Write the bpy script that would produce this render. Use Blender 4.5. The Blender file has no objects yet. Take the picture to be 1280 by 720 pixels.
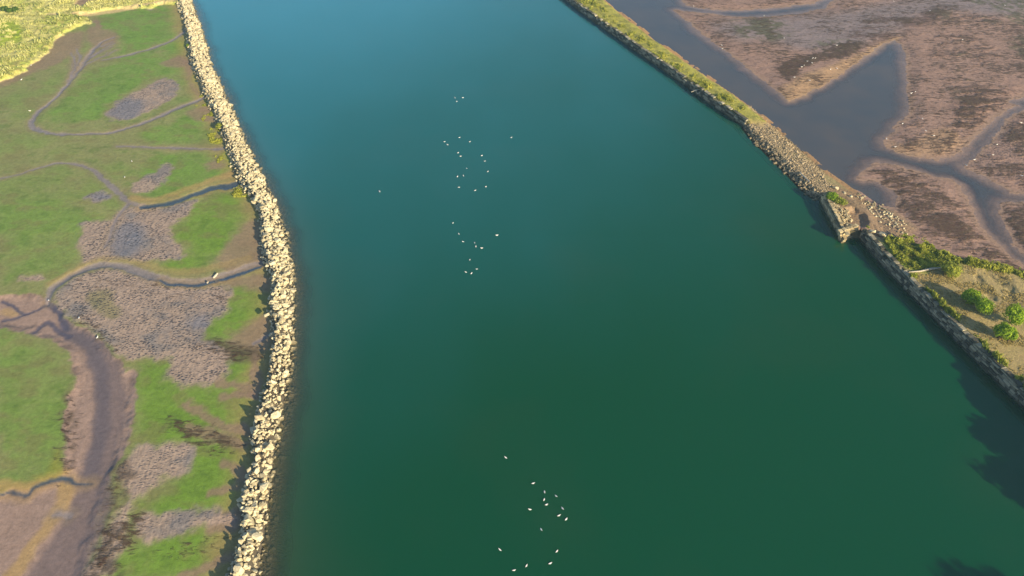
import bpy, bmesh, math, random
import numpy as np
R = math.radians
random.seed(7)
rng = np.random.default_rng(11)

# ------------------------------------------------------------------ camera, sky, sun
CAM_H, PITCH, F = 120.0, R(42.0), 931.0
SP, CP = math.sin(PITCH), math.cos(PITCH)
sc = bpy.context.scene
col = sc.collection
cam_data = bpy.data.cameras.new('camera')
cam = bpy.data.objects.new('camera', cam_data)
col.objects.link(cam)
cam.location = (0, 0, CAM_H)
cam.rotation_euler = (R(90) - PITCH, 0, 0)
cam_data.sensor_width = 36
cam_data.lens = 36 * F / 1280
cam_data.clip_start = 1
cam_data.clip_end = 6000
sc.camera = cam

SUN_EL, SUN_ST, SKY_ST, EXPO = 20.0, 4.9, 0.095, 0.72
world = bpy.data.worlds.new('World')
sc.world = world
world.use_nodes = True
wt = world.node_tree
bg = wt.nodes['Background']
sky = wt.nodes.new('ShaderNodeTexSky')
sky.sky_type = 'NISHITA'
sky.sun_disc = False
sky.sun_elevation = R(SUN_EL)
sky.sun_rotation = R(135)          # clockwise from +Y: +X, -Y
sky.air_density = 1.0
sky.dust_density = 1.0
sky.ozone_density = 2.5
wt.links.new(sky.outputs[0], bg.inputs[0])
bg.inputs[1].default_value = SKY_ST
sd = bpy.data.lights.new('sun', 'SUN')
sun = bpy.data.objects.new('sun', sd)
col.objects.link(sun)
sd.energy = SUN_ST
sd.angle = R(0.5)
sd.color = (1.0, 0.82, 0.53)
from mathutils import Vector
sdir = Vector((math.cos(R(SUN_EL)) * .7071, -math.cos(R(SUN_EL)) * .7071, math.sin(R(SUN_EL))))
sun.rotation_euler = sdir.to_track_quat('Z', 'Y').to_euler()
sun.location = (200, -200, 150)
sc.view_settings.view_transform = 'Standard'
sc.view_settings.look = 'None'
sc.view_settings.gamma = 1
sc.view_settings.use_curve_mapping = False
sc.view_settings.exposure = EXPO
sc.cycles.volume_bounces = 0
sc.cycles.max_bounces = 6

# ------------------------------------------------------------------ helpers
def U(px, py, z=0.0):
    """point of the ground plane at height z seen at (px, py) of the photograph"""
    u = (np.asarray(px, float) - 640) / F
    v = (np.asarray(py, float) - 360) / F
    d = (CAM_H - z) / (SP + v * CP)
    return np.stack([u * d, d * (CP - v * SP)], -1)

def W(pts, z=0.0):
    p = np.array(pts, float)
    return U(p[:, 0], p[:, 1], z)

def hsh(ix, iy, s):
    n = (ix.astype(np.int64) * 374761393 + iy.astype(np.int64) * 668265263 + s * 982451653) & 0xffffffff
    n = ((n ^ (n >> 13)) * 1274126177) & 0xffffffff
    return ((n ^ (n >> 16)) & 0xffffff) / float(0xffffff)

def vnoise(x, y, s=0):
    x = np.asarray(x, float); y = np.asarray(y, float)
    ix = np.floor(x).astype(np.int64); iy = np.floor(y).astype(np.int64)
    fx = x - ix; fy = y - iy
    fx = fx * fx * (3 - 2 * fx); fy = fy * fy * (3 - 2 * fy)
    a = hsh(ix, iy, s); b = hsh(ix + 1, iy, s); c = hsh(ix, iy + 1, s); d = hsh(ix + 1, iy + 1, s)
    return (a * (1 - fx) + b * fx) * (1 - fy) + (c * (1 - fx) + d * fx) * fy

def fbm(x, y, s=0, o=4):
    """-1..1"""
    t = 0; a = 1.0; w = 0; f = 1.0
    for k in range(o):
        t = t + a * (vnoise(x * f + 13.7 * k, y * f - 7.3 * k, s + k) * 2 - 1)
        w += a; a *= .5; f *= 2.03
    return t / w

def ss(a, b, x):
    t = np.clip((x - a) / (b - a), 0, 1)
    return t * t * (3 - 2 * t)

def seg_dist(X, Y, pts, closed, widths=None):
    """smallest distance to the polyline; with widths also the width there"""
    n = len(pts)
    best = np.full(X.shape, 1e9); wd = np.zeros(X.shape)
    for i in range(n if closed else n - 1):
        a = pts[i]; b = pts[(i + 1) % n]
        dx, dy = b - a
        L = dx * dx + dy * dy + 1e-12
        t = np.clip(((X - a[0]) * dx + (Y - a[1]) * dy) / L, 0, 1)
        d = np.hypot(X - a[0] - t * dx, Y - a[1] - t * dy)
        if widths is not None:
            w = widths[i] * (1 - t) + widths[(i + 1) % n] * t
            m = d < best
            wd[m] = w[m]
        best = np.minimum(best, d)
    return (best, wd) if widths is not None else best

def sdf(X, Y, poly, margin=9.0):
    """signed distance, positive inside"""
    poly = np.asarray(poly, float)
    lo = poly.min(0) - margin; hi = poly.max(0) + margin
    m = (X > lo[0]) & (X < hi[0]) & (Y > lo[1]) & (Y < hi[1])
    out = np.full(X.shape, -margin)
    if not m.any():
        return out
    x = X[m]; y = Y[m]
    d = seg_dist(x, y, poly, True)
    ins = np.zeros(x.shape, bool)
    n = len(poly)
    for i in range(n):
        x1, y1 = poly[i]; x2, y2 = poly[(i + 1) % n]
        if y1 == y2:
            continue
        c = ((y1 > y) != (y2 > y)) & (x < (x2 - x1) * (y - y1) / (y2 - y1) + x1)
        ins ^= c
    out[m] = np.where(ins, d, -d)
    return out

def line(X, Y, pts, widths, margin=6.0):
    pts = np.asarray(pts, float)
    w = np.atleast_1d(np.asarray(widths, float))
    w = np.interp(np.linspace(0, 1, len(pts)), np.linspace(0, 1, len(w)), w) if len(w) > 1 else w[0] * np.ones(len(pts))
    lo = pts.min(0) - margin - w.max(); hi = pts.max(0) + margin + w.max()
    m = (X > lo[0]) & (X < hi[0]) & (Y > lo[1]) & (Y < hi[1])
    out = np.full(X.shape, 99.0)
    if m.any():
        d, ww = seg_dist(X[m], Y[m], pts, False, w)
        out[m] = d - ww
    return out

def smooth(pts, closed=False, k=4):
    p = np.asarray(pts, float); n = len(p); out = []
    rngi = range(n) if closed else range(n - 1)
    for i in rngi:
        if closed:
            p0, p1, p2, p3 = p[(i - 1) % n], p[i], p[(i + 1) % n], p[(i + 2) % n]
        else:
            p0, p1, p2, p3 = p[max(i - 1, 0)], p[i], p[i + 1], p[min(i + 2, n - 1)]
        for j in range(k):
            t = j / k
            out.append(.5 * ((2 * p1) + (-p0 + p2) * t + (2 * p0 - 5 * p1 + 4 * p2 - p3) * t * t + (-p0 + 3 * p1 - 3 * p2 + p3) * t ** 3))
    if not closed:
        out.append(p[-1])
    return np.array(out)

def srgb(r, g, b, k=1.0):
    c = np.array([r, g, b], float) / 255
    return np.where(c <= .04045, c / 12.92, ((c + .055) / 1.055) ** 2.4) * k

def tag(o, label=None, cat=None, group=None, kind=None):
    if label: o['label'] = label
    if cat: o['category'] = cat
    if group: o['group'] = group
    if kind: o['kind'] = kind
    return o

def mesh_np(name, V, Fq, mat=None, smooth_=False, parent=None):
    """mesh object from numpy vertices and equal-sized faces (n x k)"""
    me = bpy.data.meshes.new(name)
    V = np.asarray(V, np.float32); Fq = np.asarray(Fq, np.int32)
    k = Fq.shape[1]
    me.vertices.add(len(V)); me.vertices.foreach_set('co', V.ravel())
    me.loops.add(Fq.size); me.loops.foreach_set('vertex_index', Fq.ravel())
    me.polygons.add(len(Fq))
    me.polygons.foreach_set('loop_start', np.arange(0, Fq.size, k, dtype=np.int32))
    me.polygons.foreach_set('use_smooth', np.full(len(Fq), smooth_, bool))
    me.update(calc_edges=True)
    if mat: me.materials.append(mat)
    o = bpy.data.objects.new(name, me)
    col.objects.link(o)
    if parent: o.parent = parent
    return o

def attr_col(o, name, C):
    a = o.data.attributes.new(name, 'FLOAT_COLOR', 'POINT')
    c = np.ones((len(C), 4), np.float32); c[:, :C.shape[1]] = C
    a.data.foreach_set('color', c.ravel())

def attr_f(o, name, v):
    a = o.data.attributes.new(name, 'FLOAT', 'POINT')
    a.data.foreach_set('value', np.asarray(v, np.float32).ravel())

def grid_faces(nr, nc):
    i = np.arange(nr - 1)[:, None] * nc + np.arange(nc - 1)[None]
    return np.stack([i, i + 1, i + nc + 1, i + nc], -1).reshape(-1, 4)

class N:
    """tiny node-building helper"""
    def __init__(s, name):
        s.m = bpy.data.materials.new(name); s.m.use_nodes = True
        s.t = s.m.node_tree; s.b = s.t.nodes['Principled BSDF']; s.out = s.t.nodes['Material Output']
    def n(s, typ, inp=None, **kw):
        x = s.t.nodes.new(typ)
        for k, v in kw.items(): setattr(x, k, v)
        for k, v in (inp or {}).items():
            if hasattr(v, 'is_output'): s.t.links.new(v, x.inputs[k])
            else: x.inputs[k].default_value = v
        return x
    def l(s, a, b): s.t.links.new(a, b)
    def attr(s, name): return s.n('ShaderNodeAttribute', attribute_name=name)
    def pos(s): return s.n('ShaderNodeNewGeometry').outputs['Position']
    def noise(s, scale, detail=3, rough=.6, vec=None, out=0):
        return s.n('ShaderNodeTexNoise', {'Vector': vec or s.pos(), 'Scale': scale, 'Detail': detail, 'Roughness': rough}).outputs[out]
    def math(s, op, a, b=None, c=None, clamp=False):
        d = {0: a}
        if b is not None: d[1] = b
        if c is not None: d[2] = c
        return s.n('ShaderNodeMath', d, operation=op, use_clamp=clamp).outputs[0]
    def mr(s, v, a, b, c=0., d=1.):
        return s.n('ShaderNodeMapRange', {'Value': v, 'From Min': a, 'From Max': b, 'To Min': c, 'To Max': d}).outputs[0]
    def mix(s, f, a, b, blend='MIX'):
        x = s.n('ShaderNodeMix', data_type='RGBA', blend_type=blend)
        for k, v in ((0, f), (6, a), (7, b)):
            if hasattr(v, 'is_output'): s.l(v, x.inputs[k])
            else: x.inputs[k].default_value = v if not isinstance(v, (tuple, list, np.ndarray)) else (*v, 1)[:4]
        return x.outputs[2]
    def bump(s, h, dist, strength=1.0):
        x = s.n('ShaderNodeBump', {'Height': h, 'Distance': dist, 'Strength': strength})
        s.l(x.outputs[0], s.b.inputs['Normal'])
        return x

# ------------------------------------------------------------------ materials
def mat_ground():
    m = N('ground_cover')
    alb = m.attr('albedo').outputs['Color']
    sp = m.n('ShaderNodeSeparateColor', {0: m.attr('masks').outputs['Color']})
    spk, wet, veg = sp.outputs[0], sp.outputs[1], sp.outputs[2]
    n1 = m.noise(1.1, 5, .65)
    n2 = m.noise(4.5, 3, .7)
    n0 = m.noise(.12, 4, .6)
    var = m.math('ADD', m.mr(n1, .25, .75, .78, 1.22), m.mr(n2, .25, .75, -.18, .18))
    var = m.math('ADD', var, m.mr(n0, .3, .7, -.08, .08))
    c = m.mix(1.0, alb, m.n('ShaderNodeCombineColor', {0: var, 1: var, 2: var}).outputs[0], 'MULTIPLY')
    # clods and pebbles: dark blue-grey flecks
    vor = m.n('ShaderNodeTexVoronoi', {'Vector': m.n('ShaderNodeMapping', {'Vector': m.pos(), 'Rotation': (0, 0, R(25)), 'Scale': (1.0, 1.8, 1)}).outputs[0], 'Scale': 1.35, 'Randomness': 1.0})
    fl = m.mr(vor.outputs['Distance'], .22, .50, 1, 0)
    thr = m.noise(.22, 4, .65)
    fl = m.math('MULTIPLY', fl, m.mr(thr, .38, .56, .2, 1.))
    fl = m.math('MULTIPLY', fl, spk, clamp=True)
    c = m.mix(m.math('MULTIPLY', fl, .85), c, tuple(srgb(52, 56, 70)))
    c = m.mix(m.math('MULTIPLY', m.math('MULTIPLY', m.mr(n2, .55, .7, 0, 1), spk), .5), c, tuple(srgb(165, 150, 140)))
    # dark weed: ragged rows of clumps, as dense as the 'weed' channel says
    wd = m.attr('masks').outputs['Alpha']
    wn = m.n('ShaderNodeTexNoise', {'Vector': m.n('ShaderNodeMapping', {'Vector': m.pos(), 'Rotation': (0, 0, R(12)), 'Scale': (.45, 1.25, 1)}).outputs[0], 'Scale': .9, 'Detail': 7, 'Roughness': .68, 'Distortion': .5}).outputs[0]
    wf = m.mr(m.math('ADD', wn, m.math('MULTIPLY', wd, .30)),   .63, .75, 0, 1)
    wf = m.math('MULTIPLY', m.math('MULTIPLY', wf, m.mr(wd, 0.02, .25, 0, 1)), .9, clamp=True)
    c = m.mix(wf, c, m.mix(m.mr(n1, .35, .65), tuple(srgb(74, 50, 44)), tuple(srgb(92, 78, 58))))
    # blade-scale mottling of the vegetation
    gn = m.noise(2.6, 4, .75)
    c = m.mix(m.math('MULTIPLY', veg, m.mr(gn, .42, .62, 0, .55)), c, tuple(srgb(190, 185, 85)))
    m.l(c, m.b.inputs['Base Color'])
    m.l(m.mr(wet, 0, 1, .85, .16), m.b.inputs['Roughness'])
    m.l(m.mr(wet, 0, 1, .2, .55), m.b.inputs['Specular IOR Level'])
    hgt = m.math('ADD', m.math('MULTIPLY', n1, .35), m.math('MULTIPLY', n2, .12))
    hgt = m.math('ADD', hgt, m.math('MULTIPLY', fl, .5))
    hgt = m.math('ADD', hgt, m.math('MULTIPLY', wf, .6))
    hgt = m.math('ADD', hgt, m.math('MULTIPLY', m.math('MULTIPLY', veg, gn), 1.6))
    bp = m.bump(hgt, .32)
    m.l(m.mr(wet, 0, .8, 1.0, .08), bp.inputs['Strength'])
    return m.m
M_ground = mat_ground()

def mat_water(name, deep, silt, rough=.12, ior=1.36):
    """turbid water: the suspended matter scatters, the surface mirrors the sky; the river colour also has sky tint painted in"""
    m = N(name)
    op = m.attr('opacity').outputs['Fac']
    si = m.attr('silt').outputs['Fac']
    n0 = m.noise(.02, 3, .55)
    n0 = m.math('MULTIPLY', m.mr(n0, .3, .7, -.5, .5), .16)
    si2 = m.math('ADD', si, n0, clamp=True)
    c = m.mix(si2, tuple(deep), tuple(silt))
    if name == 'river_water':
        c = m.mix(m.attr('sky_tint').outputs['Fac'], c, tuple(srgb(54, 142, 168)))  # paler blue painted into the diffuse colour, stands in for sky reflection and haze
    df = m.n('ShaderNodeBsdfDiffuse', {'Color': c})
    tr = m.n('ShaderNodeBsdfTransparent')
    body = m.n('ShaderNodeMixShader', {0: op, 1: tr.outputs[0], 2: df.outputs[0]})
    rn = m.noise(.035, 3, .6)
    gl = m.n('ShaderNodeBsdfGlossy', {'Roughness': m.mr(rn, .35, .65, rough * .8, rough * 1.3), 'Color': (1, 1, 1, 1)})
    h = m.math('ADD', m.math('MULTIPLY', m.noise(1.6, 3, .6), .05), m.math('MULTIPLY', m.noise(.35, 2, .5), .12))
    bp = m.n('ShaderNodeBump', {'Height': h, 'Distance': 1.0, 'Strength': .35})
    m.l(bp.outputs[0], gl.inputs['Normal'])
    # Schlick reflectance, the same from above and below the surface
    geo = m.n('ShaderNodeNewGeometry')
    dt = m.n('ShaderNodeVectorMath', {0: geo.outputs['Incoming'], 1: bp.outputs[0]}, operation='DOT_PRODUCT').outputs['Value']
    f0 = ((ior - 1) / (ior + 1)) ** 2
    fr = m.math('MULTIPLY_ADD', m.math('POWER', m.math('SUBTRACT', 1.0, m.math('ABSOLUTE', dt), clamp=True), 5.0), 1 - f0, f0)
    mx = m.n('ShaderNodeMixShader', {0: fr, 1: body.outputs[0], 2: gl.outputs[0]})
    m.l(mx.outputs[0], m.out.inputs[0])
    return m.m
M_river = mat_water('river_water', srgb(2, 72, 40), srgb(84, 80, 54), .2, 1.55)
M_lagoon = mat_water('lagoon_water', srgb(70, 76, 84), srgb(104, 92, 84), .10, 1.75)

def mat_rock(name, c1, c2, dark, use_attr=False, weed=0.0, scale=1.0):
    m = N(name)
    if use_attr:
        rnd = m.attr('shade').outputs['Fac']
    else:
        rnd = m.n('ShaderNodeObjectInfo').outputs['Random']
    n1 = m.noise(2.2 * scale, 4, .65); n2 = m.noise(9 * scale, 3, .6)
    f = m.math('ADD', m.math('MULTIPLY', rnd, .6), m.mr(n1, .3, .7, -.1, .5), clamp=True)
    c = m.mix(f, tuple(c1), tuple(c2))
    if use_attr and name in ('wall_stone', 'pier_stone'):
        c = m.mix(m.mr(rnd, .15, .95), tuple(c1), tuple(c2))
    c = m.mix(m.mr(n2, .58, .72, 0, .5), c, tuple(dark))
    if weed:
        z = m.n('ShaderNodeSeparateXYZ', {0: m.pos()}).outputs[2]
        c = m.mix(m.math('MULTIPLY', m.mr(m.math('ADD', z, m.mr(n1, 0, 1, -.35, .35)), .15, .85, 1, 0), weed), c, tuple(srgb(46, 46, 36) if use_attr and name == 'wall_stone' else srgb(72, 66, 48)))
    m.l(c, m.b.inputs['Base Color'])
    m.b.inputs['Roughness'].default_value = .85
    m.b.inputs['Specular IOR Level'].default_value = .25
    m.bump(m.math('ADD', n1, m.math('MULTIPLY', n2, .4)), .12 / scale, .8)
    return m.m
ROCK = (srgb(158, 146, 116), srgb(230, 219, 184), srgb(150, 138, 112))
M_rock_o = mat_rock('limestone_boulder', *ROCK, weed=.85)
M_rock_a = mat_rock('limestone_rubble', *ROCK, use_attr=True, weed=.85)
RUB = (srgb(142, 126, 100), srgb(192, 174, 142), srgb(112, 98, 80))
M_rub_o = mat_rock('weathered_stone', *RUB, weed=.6, scale=1.6)
M_rub_a = mat_rock('weathered_rubble', *RUB, use_attr=True, weed=.6, scale=1.6)
M_wall = mat_rock('wall_stone', srgb(78, 76, 66), srgb(176, 168, 144), srgb(60, 58, 50), use_attr=True, weed=.8, scale=1.4)
M_pier = mat_rock('pier_stone', srgb(160, 144, 112), srgb(216, 198, 156), srgb(112, 100, 80), use_attr=True, weed=.7, scale=1.4)
M_core = mat_rock('rubble_fill', srgb(70, 64, 54), srgb(104, 96, 82), srgb(48, 44, 38), scale=1.5)

def mat_leaf(name, c1, c2):
    m = N(name)
    sh = m.attr('shade').outputs['Fac']
    c = m.mix(m.math('ADD', sh, m.mr(m.noise(.9, 2), .3, .7, -.2, .2), clamp=True), tuple(c1), tuple(c2))
    df = m.n('ShaderNodeBsdfDiffuse', {'Color': c}); tl = m.n('ShaderNodeBsdfTranslucent', {'Color': c})
    mx = m.n('ShaderNodeMixShader', {0: .38, 1: df.outputs[0], 2: tl.outputs[0]})
    m.l(mx.outputs[0], m.out.inputs[0])
    return m.m
M_leaf = mat_leaf('leaf', srgb(104, 142, 38), srgb(182, 206, 66))
M_straw = mat_leaf('dry_grass_blade', srgb(150, 138, 84), srgb(206, 188, 128))
M_leaf_y = mat_leaf('yellow_leaf', srgb(108, 130, 48), srgb(200, 200, 92))
M_grass = mat_leaf('grass_blade', srgb(110, 130, 44), srgb(222, 214, 108))
M_marsh = mat_leaf('marsh_grass', srgb(128, 148, 66), srgb(232, 226, 158))
M_tree = mat_leaf('tree_leaf', srgb(60, 90, 40), srgb(110, 136, 60))
def mat_plain(name, c, rough=.8, nscale=3, var=.25):
    m = N(name)
    n1 = m.noise(nscale, 4, .6)
    c2 = np.array(c) * (1 - var)
    m.l(m.mix(m.mr(n1, .3, .7), tuple(c), tuple(c2)), m.b.inputs['Base Color'])
    m.b.inputs['Roughness'].default_value = rough
    m.bump(n1, .03)
    return m.m
M_bark = mat_plain('bark', srgb(96, 80, 64), nscale=6)
M_drift = mat_plain('bleached_wood', srgb(200, 190, 172), nscale=8)
M_white = mat_plain('white_feathers', (.86, .86, .84), .6, 6, .06)

# ------------------------------------------------------------------ traced outlines
# river edge and crest of the left breakwater, photograph pixels turned into ground points
edgeL = [(240,0),(247,20),(255,45),(260,62),(267,85),(279,112),(290,135),(300,160),(309,179),(323,208),(336,232),(350,265),(359,297),(366,327),(369,360),(369,385),(367,412),(365,442),(362,472),(359,497),(355,517),(350,545),(344,572),(341,605),(338,625),(335,655),(332,675),(329,700),(326,720)]
crestL = [(226,4),(232,20),(238,47),(243,72),(254,100),(265,125),(277,150),(287,177),(296,200),(309,228),(322,247),(329,270),(331,293),(335,320),(341,335),(344,355),(342,375),(342,392),(344,412),(342,442),(338,470),(331,492),(325,515),(319,545),(320,572),(312,595),(307,620),(305,640),(305,660),(300,685),(293,705),(288,720)]
eL = smooth(W(edgeL, 0.1)); cL = smooth(W(crestL, 2.2))
def resample(p, n):
    s = np.r_[0, np.cumsum(np.hypot(*np.diff(p, axis=0).T))]
    t = np.linspace(0, s[-1], n)
    return np.stack([np.interp(t, s, p[:, 0]), np.interp(t, s, p[:, 1])], -1)
def extend(p, d0, d1):
    a = p[0] + (p[0] - p[5]) / np.linalg.norm(p[0] - p[5]) * d0
    b = p[-1] + (p[-1] - p[-6]) / np.linalg.norm(p[-1] - p[-6]) * d1
    return np.vstack([a, p, b])
eL = extend(eL, 130, 60); cL = extend(cL, 130, 60)
# as functions of Y (both banks run away from the camera)
o_ = np.argsort(eL[:, 1]); eLy, eLx = eL[o_, 1], eL[o_, 0]
o_ = np.argsort(cL[:, 1]); cLy, cLx = cL[o_, 1], cL[o_, 0]
XE = lambda Y: np.interp(Y, eLy, eLx)
XC = lambda Y: np.interp(Y, cLy, cLx)

# ------------------------------------------------------------------ left tidal flat
ZL = 0.65
def build_left():
    nr, nc = 720, 440
    yy = np.r_[-600, -200, 0, np.linspace(48, 345, nr), 380, 460, 700, 1400, 2050]
    t = np.linspace(0, 1, nc)
    t = np.r_[-4.0, -2.0, -.8, -.3, -.1, t]
    Yg = np.repeat(yy[:, None], len(t), 1)
    xr = XE(yy) + 14
    xl = -(0.60 * np.clip(yy, 40, 400) + 62)
    Xg = xl[:, None] + (xr - xl)[:, None] * t[None]
    far = t < 0
    Xg[:, far] = xl[:, None] + t[None, far] * 450
    X, Y = Xg.ravel(), Yg.ravel()
    n = len(X)
    # domain warp for natural outlines
    wx = X + fbm(X * .35, Y * .35, 3, 3) * 1.1 + fbm(X * 1.3, Y * 1.3, 5, 2) * .35
    wy = Y + fbm(X * .35, Y * .35, 9, 3) * 1.3 + fbm(X * 1.3, Y * 1.3, 15, 2) * .35
    def P(p, soft=.8):
        return ss(-soft, soft, sdf(wx, wy, smooth(W(p, ZL), True, 3)))
    def Pd(p):
        return sdf(wx, wy, smooth(W(p, ZL), True, 3))
    def L(p, w, off=0):
        return line(wx * .6 + X * .4, wy * .6 + Y * .4, smooth(W(p, ZL)), w)
    olive = srgb(136, 140, 88); green = srgb(112, 146, 60); bgreen = srgb(112, 146, 50); ygreen = srgb(146, 146, 62)
    mud = srgb(146, 122, 104); tan = srgb(178, 148, 96); wetc = srgb(136, 126, 126); pebble = srgb(170, 148, 136)
    darkweed = srgb(86, 74, 62)
    f1 = fbm(X * .03, Y * .03, 21, 4); f2 = fbm(X * .12, Y * .12, 31, 4); f3 = fbm(X * .6, Y * .6, 41, 3)
    C = olive[None] * np.ones((n, 1))
    H = np.full(n, ZL) + f1 * .10 + f2 * .05 + f3 * .015
    spk = np.zeros(n); wet = np.full(n, .12); veg = np.zeros(n)
    def put(mask, colr, k=1.0):
        nonlocal C
        a = np.clip(mask * k, 0, 1)[:, None]
        C = C * (1 - a) + colr[None] * a
    put(ss(-.2, .5, f2 + .5 * f1), srgb(122, 142, 72), .7)
    # ---- greener sheets of algae
    polysG = [
        [(118,22),(150,6),(215,10),(235,36),(232,58),(205,64),(170,74),(148,76),(150,50),(130,46)],
        [(110,84),(160,78),(215,62),(240,48),(243,80),(228,92),(195,97),(165,112),(135,130),(120,150),(75,155),(60,146),(80,118)],
        [(170,168),(215,150),(250,136),(272,152),(278,178),(240,181),(190,179)],
        [(178,214),(200,190),(292,190),(296,212),(262,226),(240,238),(205,248),(180,246),(172,240)],
        [(0,260),(60,250),(108,262),(135,272),(112,290),(104,322),(70,350),(30,345),(0,352)],
        [(242,254),(275,240),(305,245),(312,262),(297,282),(285,303),(268,325),(258,338),(210,340),(200,330),(230,322),(228,305),(210,287),(230,272)],
        [(287,358),(322,360),(336,372),(337,392),(328,414),(300,422),(262,410),(280,385)],
        [(160,447),(212,450),(208,470),(225,482),(265,478),(285,455),(315,442),(334,450),(335,478),(322,500),(318,520),(310,545),(309,575),(303,600),(298,622),(285,640),(220,640),(160,652),(150,640),(185,620),(240,590),(240,562),(205,556),(180,562),(160,575),(166,540),(169,475)],
        [(142,720),(165,678),(195,672),(240,662),(290,650),(298,665),(294,690),(285,720)],
        [(0,416),(40,420),(70,432),(86,455),(88,482),(80,500),(80,560),(76,592),(40,598),(0,588)]]
    for i, p in enumerate(polysG):
        d = Pd(p)
        a = ss(-1.2, 2.8, d + f2 * 2.2) * (.72 + .28 * ss(-.5, .4, f2 + .5 * f3))
        put(a, green if i not in (5, 6, 7, 8) else bgreen, .9 if i not in (4, 9) else .6)
    gm = fbm(X * .22 + Y * .05, Y * .34, 91, 5)
    put(ss(.02, .45, gm), srgb(126, 120, 78), .5)
    put(ss(.1, .4, -gm) * ss(-.3, .3, f3), srgb(88, 116, 46), .45)
    # warm edges and weed near the rocks
    dist_c = XC(Y) - X
    nearR = ss(9, 2, dist_c + f2 * 3) * (dist_c > -5)
    put(nearR, srgb(160, 140, 92), .7)
    put(nearR * ss(.05, .4, f2) * (Y > 180), srgb(160, 160, 66), .8)
    # ---- bare mud
    for p in [
        [(268,330),(283,305),(298,288),(315,276),(330,284),(336,318),(318,330),(290,340)],
        [(250,352),(290,346),(338,344),(342,362),(336,366),(320,360),(285,360)],
        [(200,80),(226,70),(236,76),(225,84)],
        [(232,140),(262,134),(276,148),(270,152),(245,150)],
        [(228,76),(238,78),(240,100),(252,118),(246,116),(234,98)],
        [(255,205),(275,198),(284,206),(270,212)],
        [(282,425),(330,395),(338,400),(338,430),(320,445),(300,435)],
        [(50,60),(85,42),(105,40),(100,60),(70,80),(40,92),(0,110),(0,98),(30,88)],
        [(110,34),(130,36),(150,44),(130,60),(108,52)]]:
        put(P(p, 1.4), mud, .75)
    for p, w in [([(235,507),(258,520),(285,533),(318,540)], .9), ([(240,535),(275,548),(305,556)], .9), ([(275,475),(300,483),(320,497)], .8), ([(278,497),(300,494),(322,497)], .6),
                 ([(262,618),(280,612),(298,610)], .5), ([(317,445),(320,470),(322,490)], .8), ([(268,660),(290,655),(300,640)], 1.2), ([(230,720),(260,708),(290,698)], .5),
                 ([(120,26),(122,30),(124,34)], .6), ([(280,580),(300,590),(308,600)], .8)]:
        put(ss(1.0, -.3, L(p, w) + f3 * .8), mud, .8)
    put(P([(245,430),(275,425),(322,438),(325,446),(290,452),(280,446),(262,438)], 1.6), darkweed, .75)
    put(P([(205,528),(240,530),(275,545),(300,560),(270,562),(225,545)], 1.8) * ss(-.1, .4, f3), darkweed, .6)
    # ---- pebbly mud
    polysS = [
        ([(135,140),(150,125),(175,112),(207,98),(225,110),(212,125),(180,142),(150,150),(136,147)], .8),
        ([(165,237),(175,225),(195,215),(208,203),(213,212),(200,232),(180,241)], .9),
        ([(107,247),(130,238),(142,247),(125,252)], .8),
        ([(107,277),(138,276),(160,258),(185,260),(212,258),(245,251),(232,270),(220,277),(211,290),(228,312),(222,326),(190,326),(150,322),(105,326),(101,290)], 1.0),
        ([(72,366),(92,348),(130,338),(170,342),(200,354),(250,358),(287,360),(288,380),(275,395),(260,410),(258,428),(283,440),(287,460),(265,478),(225,482),(208,466),(213,450),(170,447),(150,440),(125,420),(92,398),(74,384)], 1.0),
        ([(150,592),(172,562),(205,555),(240,562),(240,575),(232,592),(200,603),(185,615),(150,640),(120,690),(100,722),(135,722),(150,690),(165,640)], .55),
        ([(172,648),(200,640),(240,638),(285,642),(292,650),(240,662),(195,676),(172,672)], .45),
        ([(25,346),(50,344),(56,350),(30,353)], .6)]
    allS = np.zeros(n)
    for p, k in polysS:
        a = ss(-1.0, 1.0, Pd(p) + f3 * .9)
        put(a, pebble, .92)
        spk = np.maximum(spk, a * k); allS = np.maximum(allS, a)
    put(allS * ss(.05, .5, f2 + .25 * f3), srgb(122, 120, 122), .7); H += allS * (rng.random(n) - .5) * .09
    for p in ([(135,142),(150,126),(172,124),(182,132),(165,150),(140,148)], [(138,300),(150,282),(170,276),(182,290),(172,316),(145,318)], [(107,247),(130,238),(142,247),(125,252)], [(238,400),(262,398),(262,412),(240,410)]):
        put(P(p, 2.0) * allS, srgb(112, 118, 134), .7)
    put(P([(110,365),(135,362),(140,378),(150,395),(130,395),(112,380)], 1.2), srgb(124, 122, 72), .6)
    rw = P([(160,572),(136,597),(127,625),(117,665),(98,722),(150,722),(150,680),(175,650),(165,640),(150,640),(170,600)], 1.2)
    put(rw * ss(-.35, .25, f3 + .3 * f2), darkweed, .75)
    H += allS * np.abs(f3) * .12 + rw * f3 * .14
    # small rough relief where pebbles lie
    # ---- big mud creek, lower left
    creek = [(-60,388),(0,368),(30,368),(58,372),(72,380),(88,402),(112,412),(132,432),(152,450),(163,460),(170,478),(168,512),(166,545),(158,562),(148,575),(136,598),(128,625),(118,665),(98,722),(80,760),(-60,760),(-60,600),(0,612),(34,612),(68,600),(78,592),(82,560),(80,540),(82,500),(90,485),(89,455),(82,437),(67,425),(45,418),(20,414),(-60,408)]
    dcr = Pd(creek)
    acr = ss(-.4, .5, dcr)
    put(acr, srgb(158, 134, 122), 1)
    H -= ss(-.3, 2.2, dcr) * .35
    spk *= 1 - acr; wet = np.where(acr > .5, .2, wet)
    rim = ss(1.8, .3, np.abs(dcr + .9)) * ss(-.1, .5, f3 + .3)
    put(ss(1.5, .2, np.abs(dcr - .8)) * ss(-.2, .4, f3 + .2 * f2), srgb(106, 90, 82), .55)
    put(P([(78,500),(92,488),(94,520),(92,560),(84,600),(78,595)], .8) * ss(-.3, .3, f3), srgb(96, 82, 66), .7)
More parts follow.
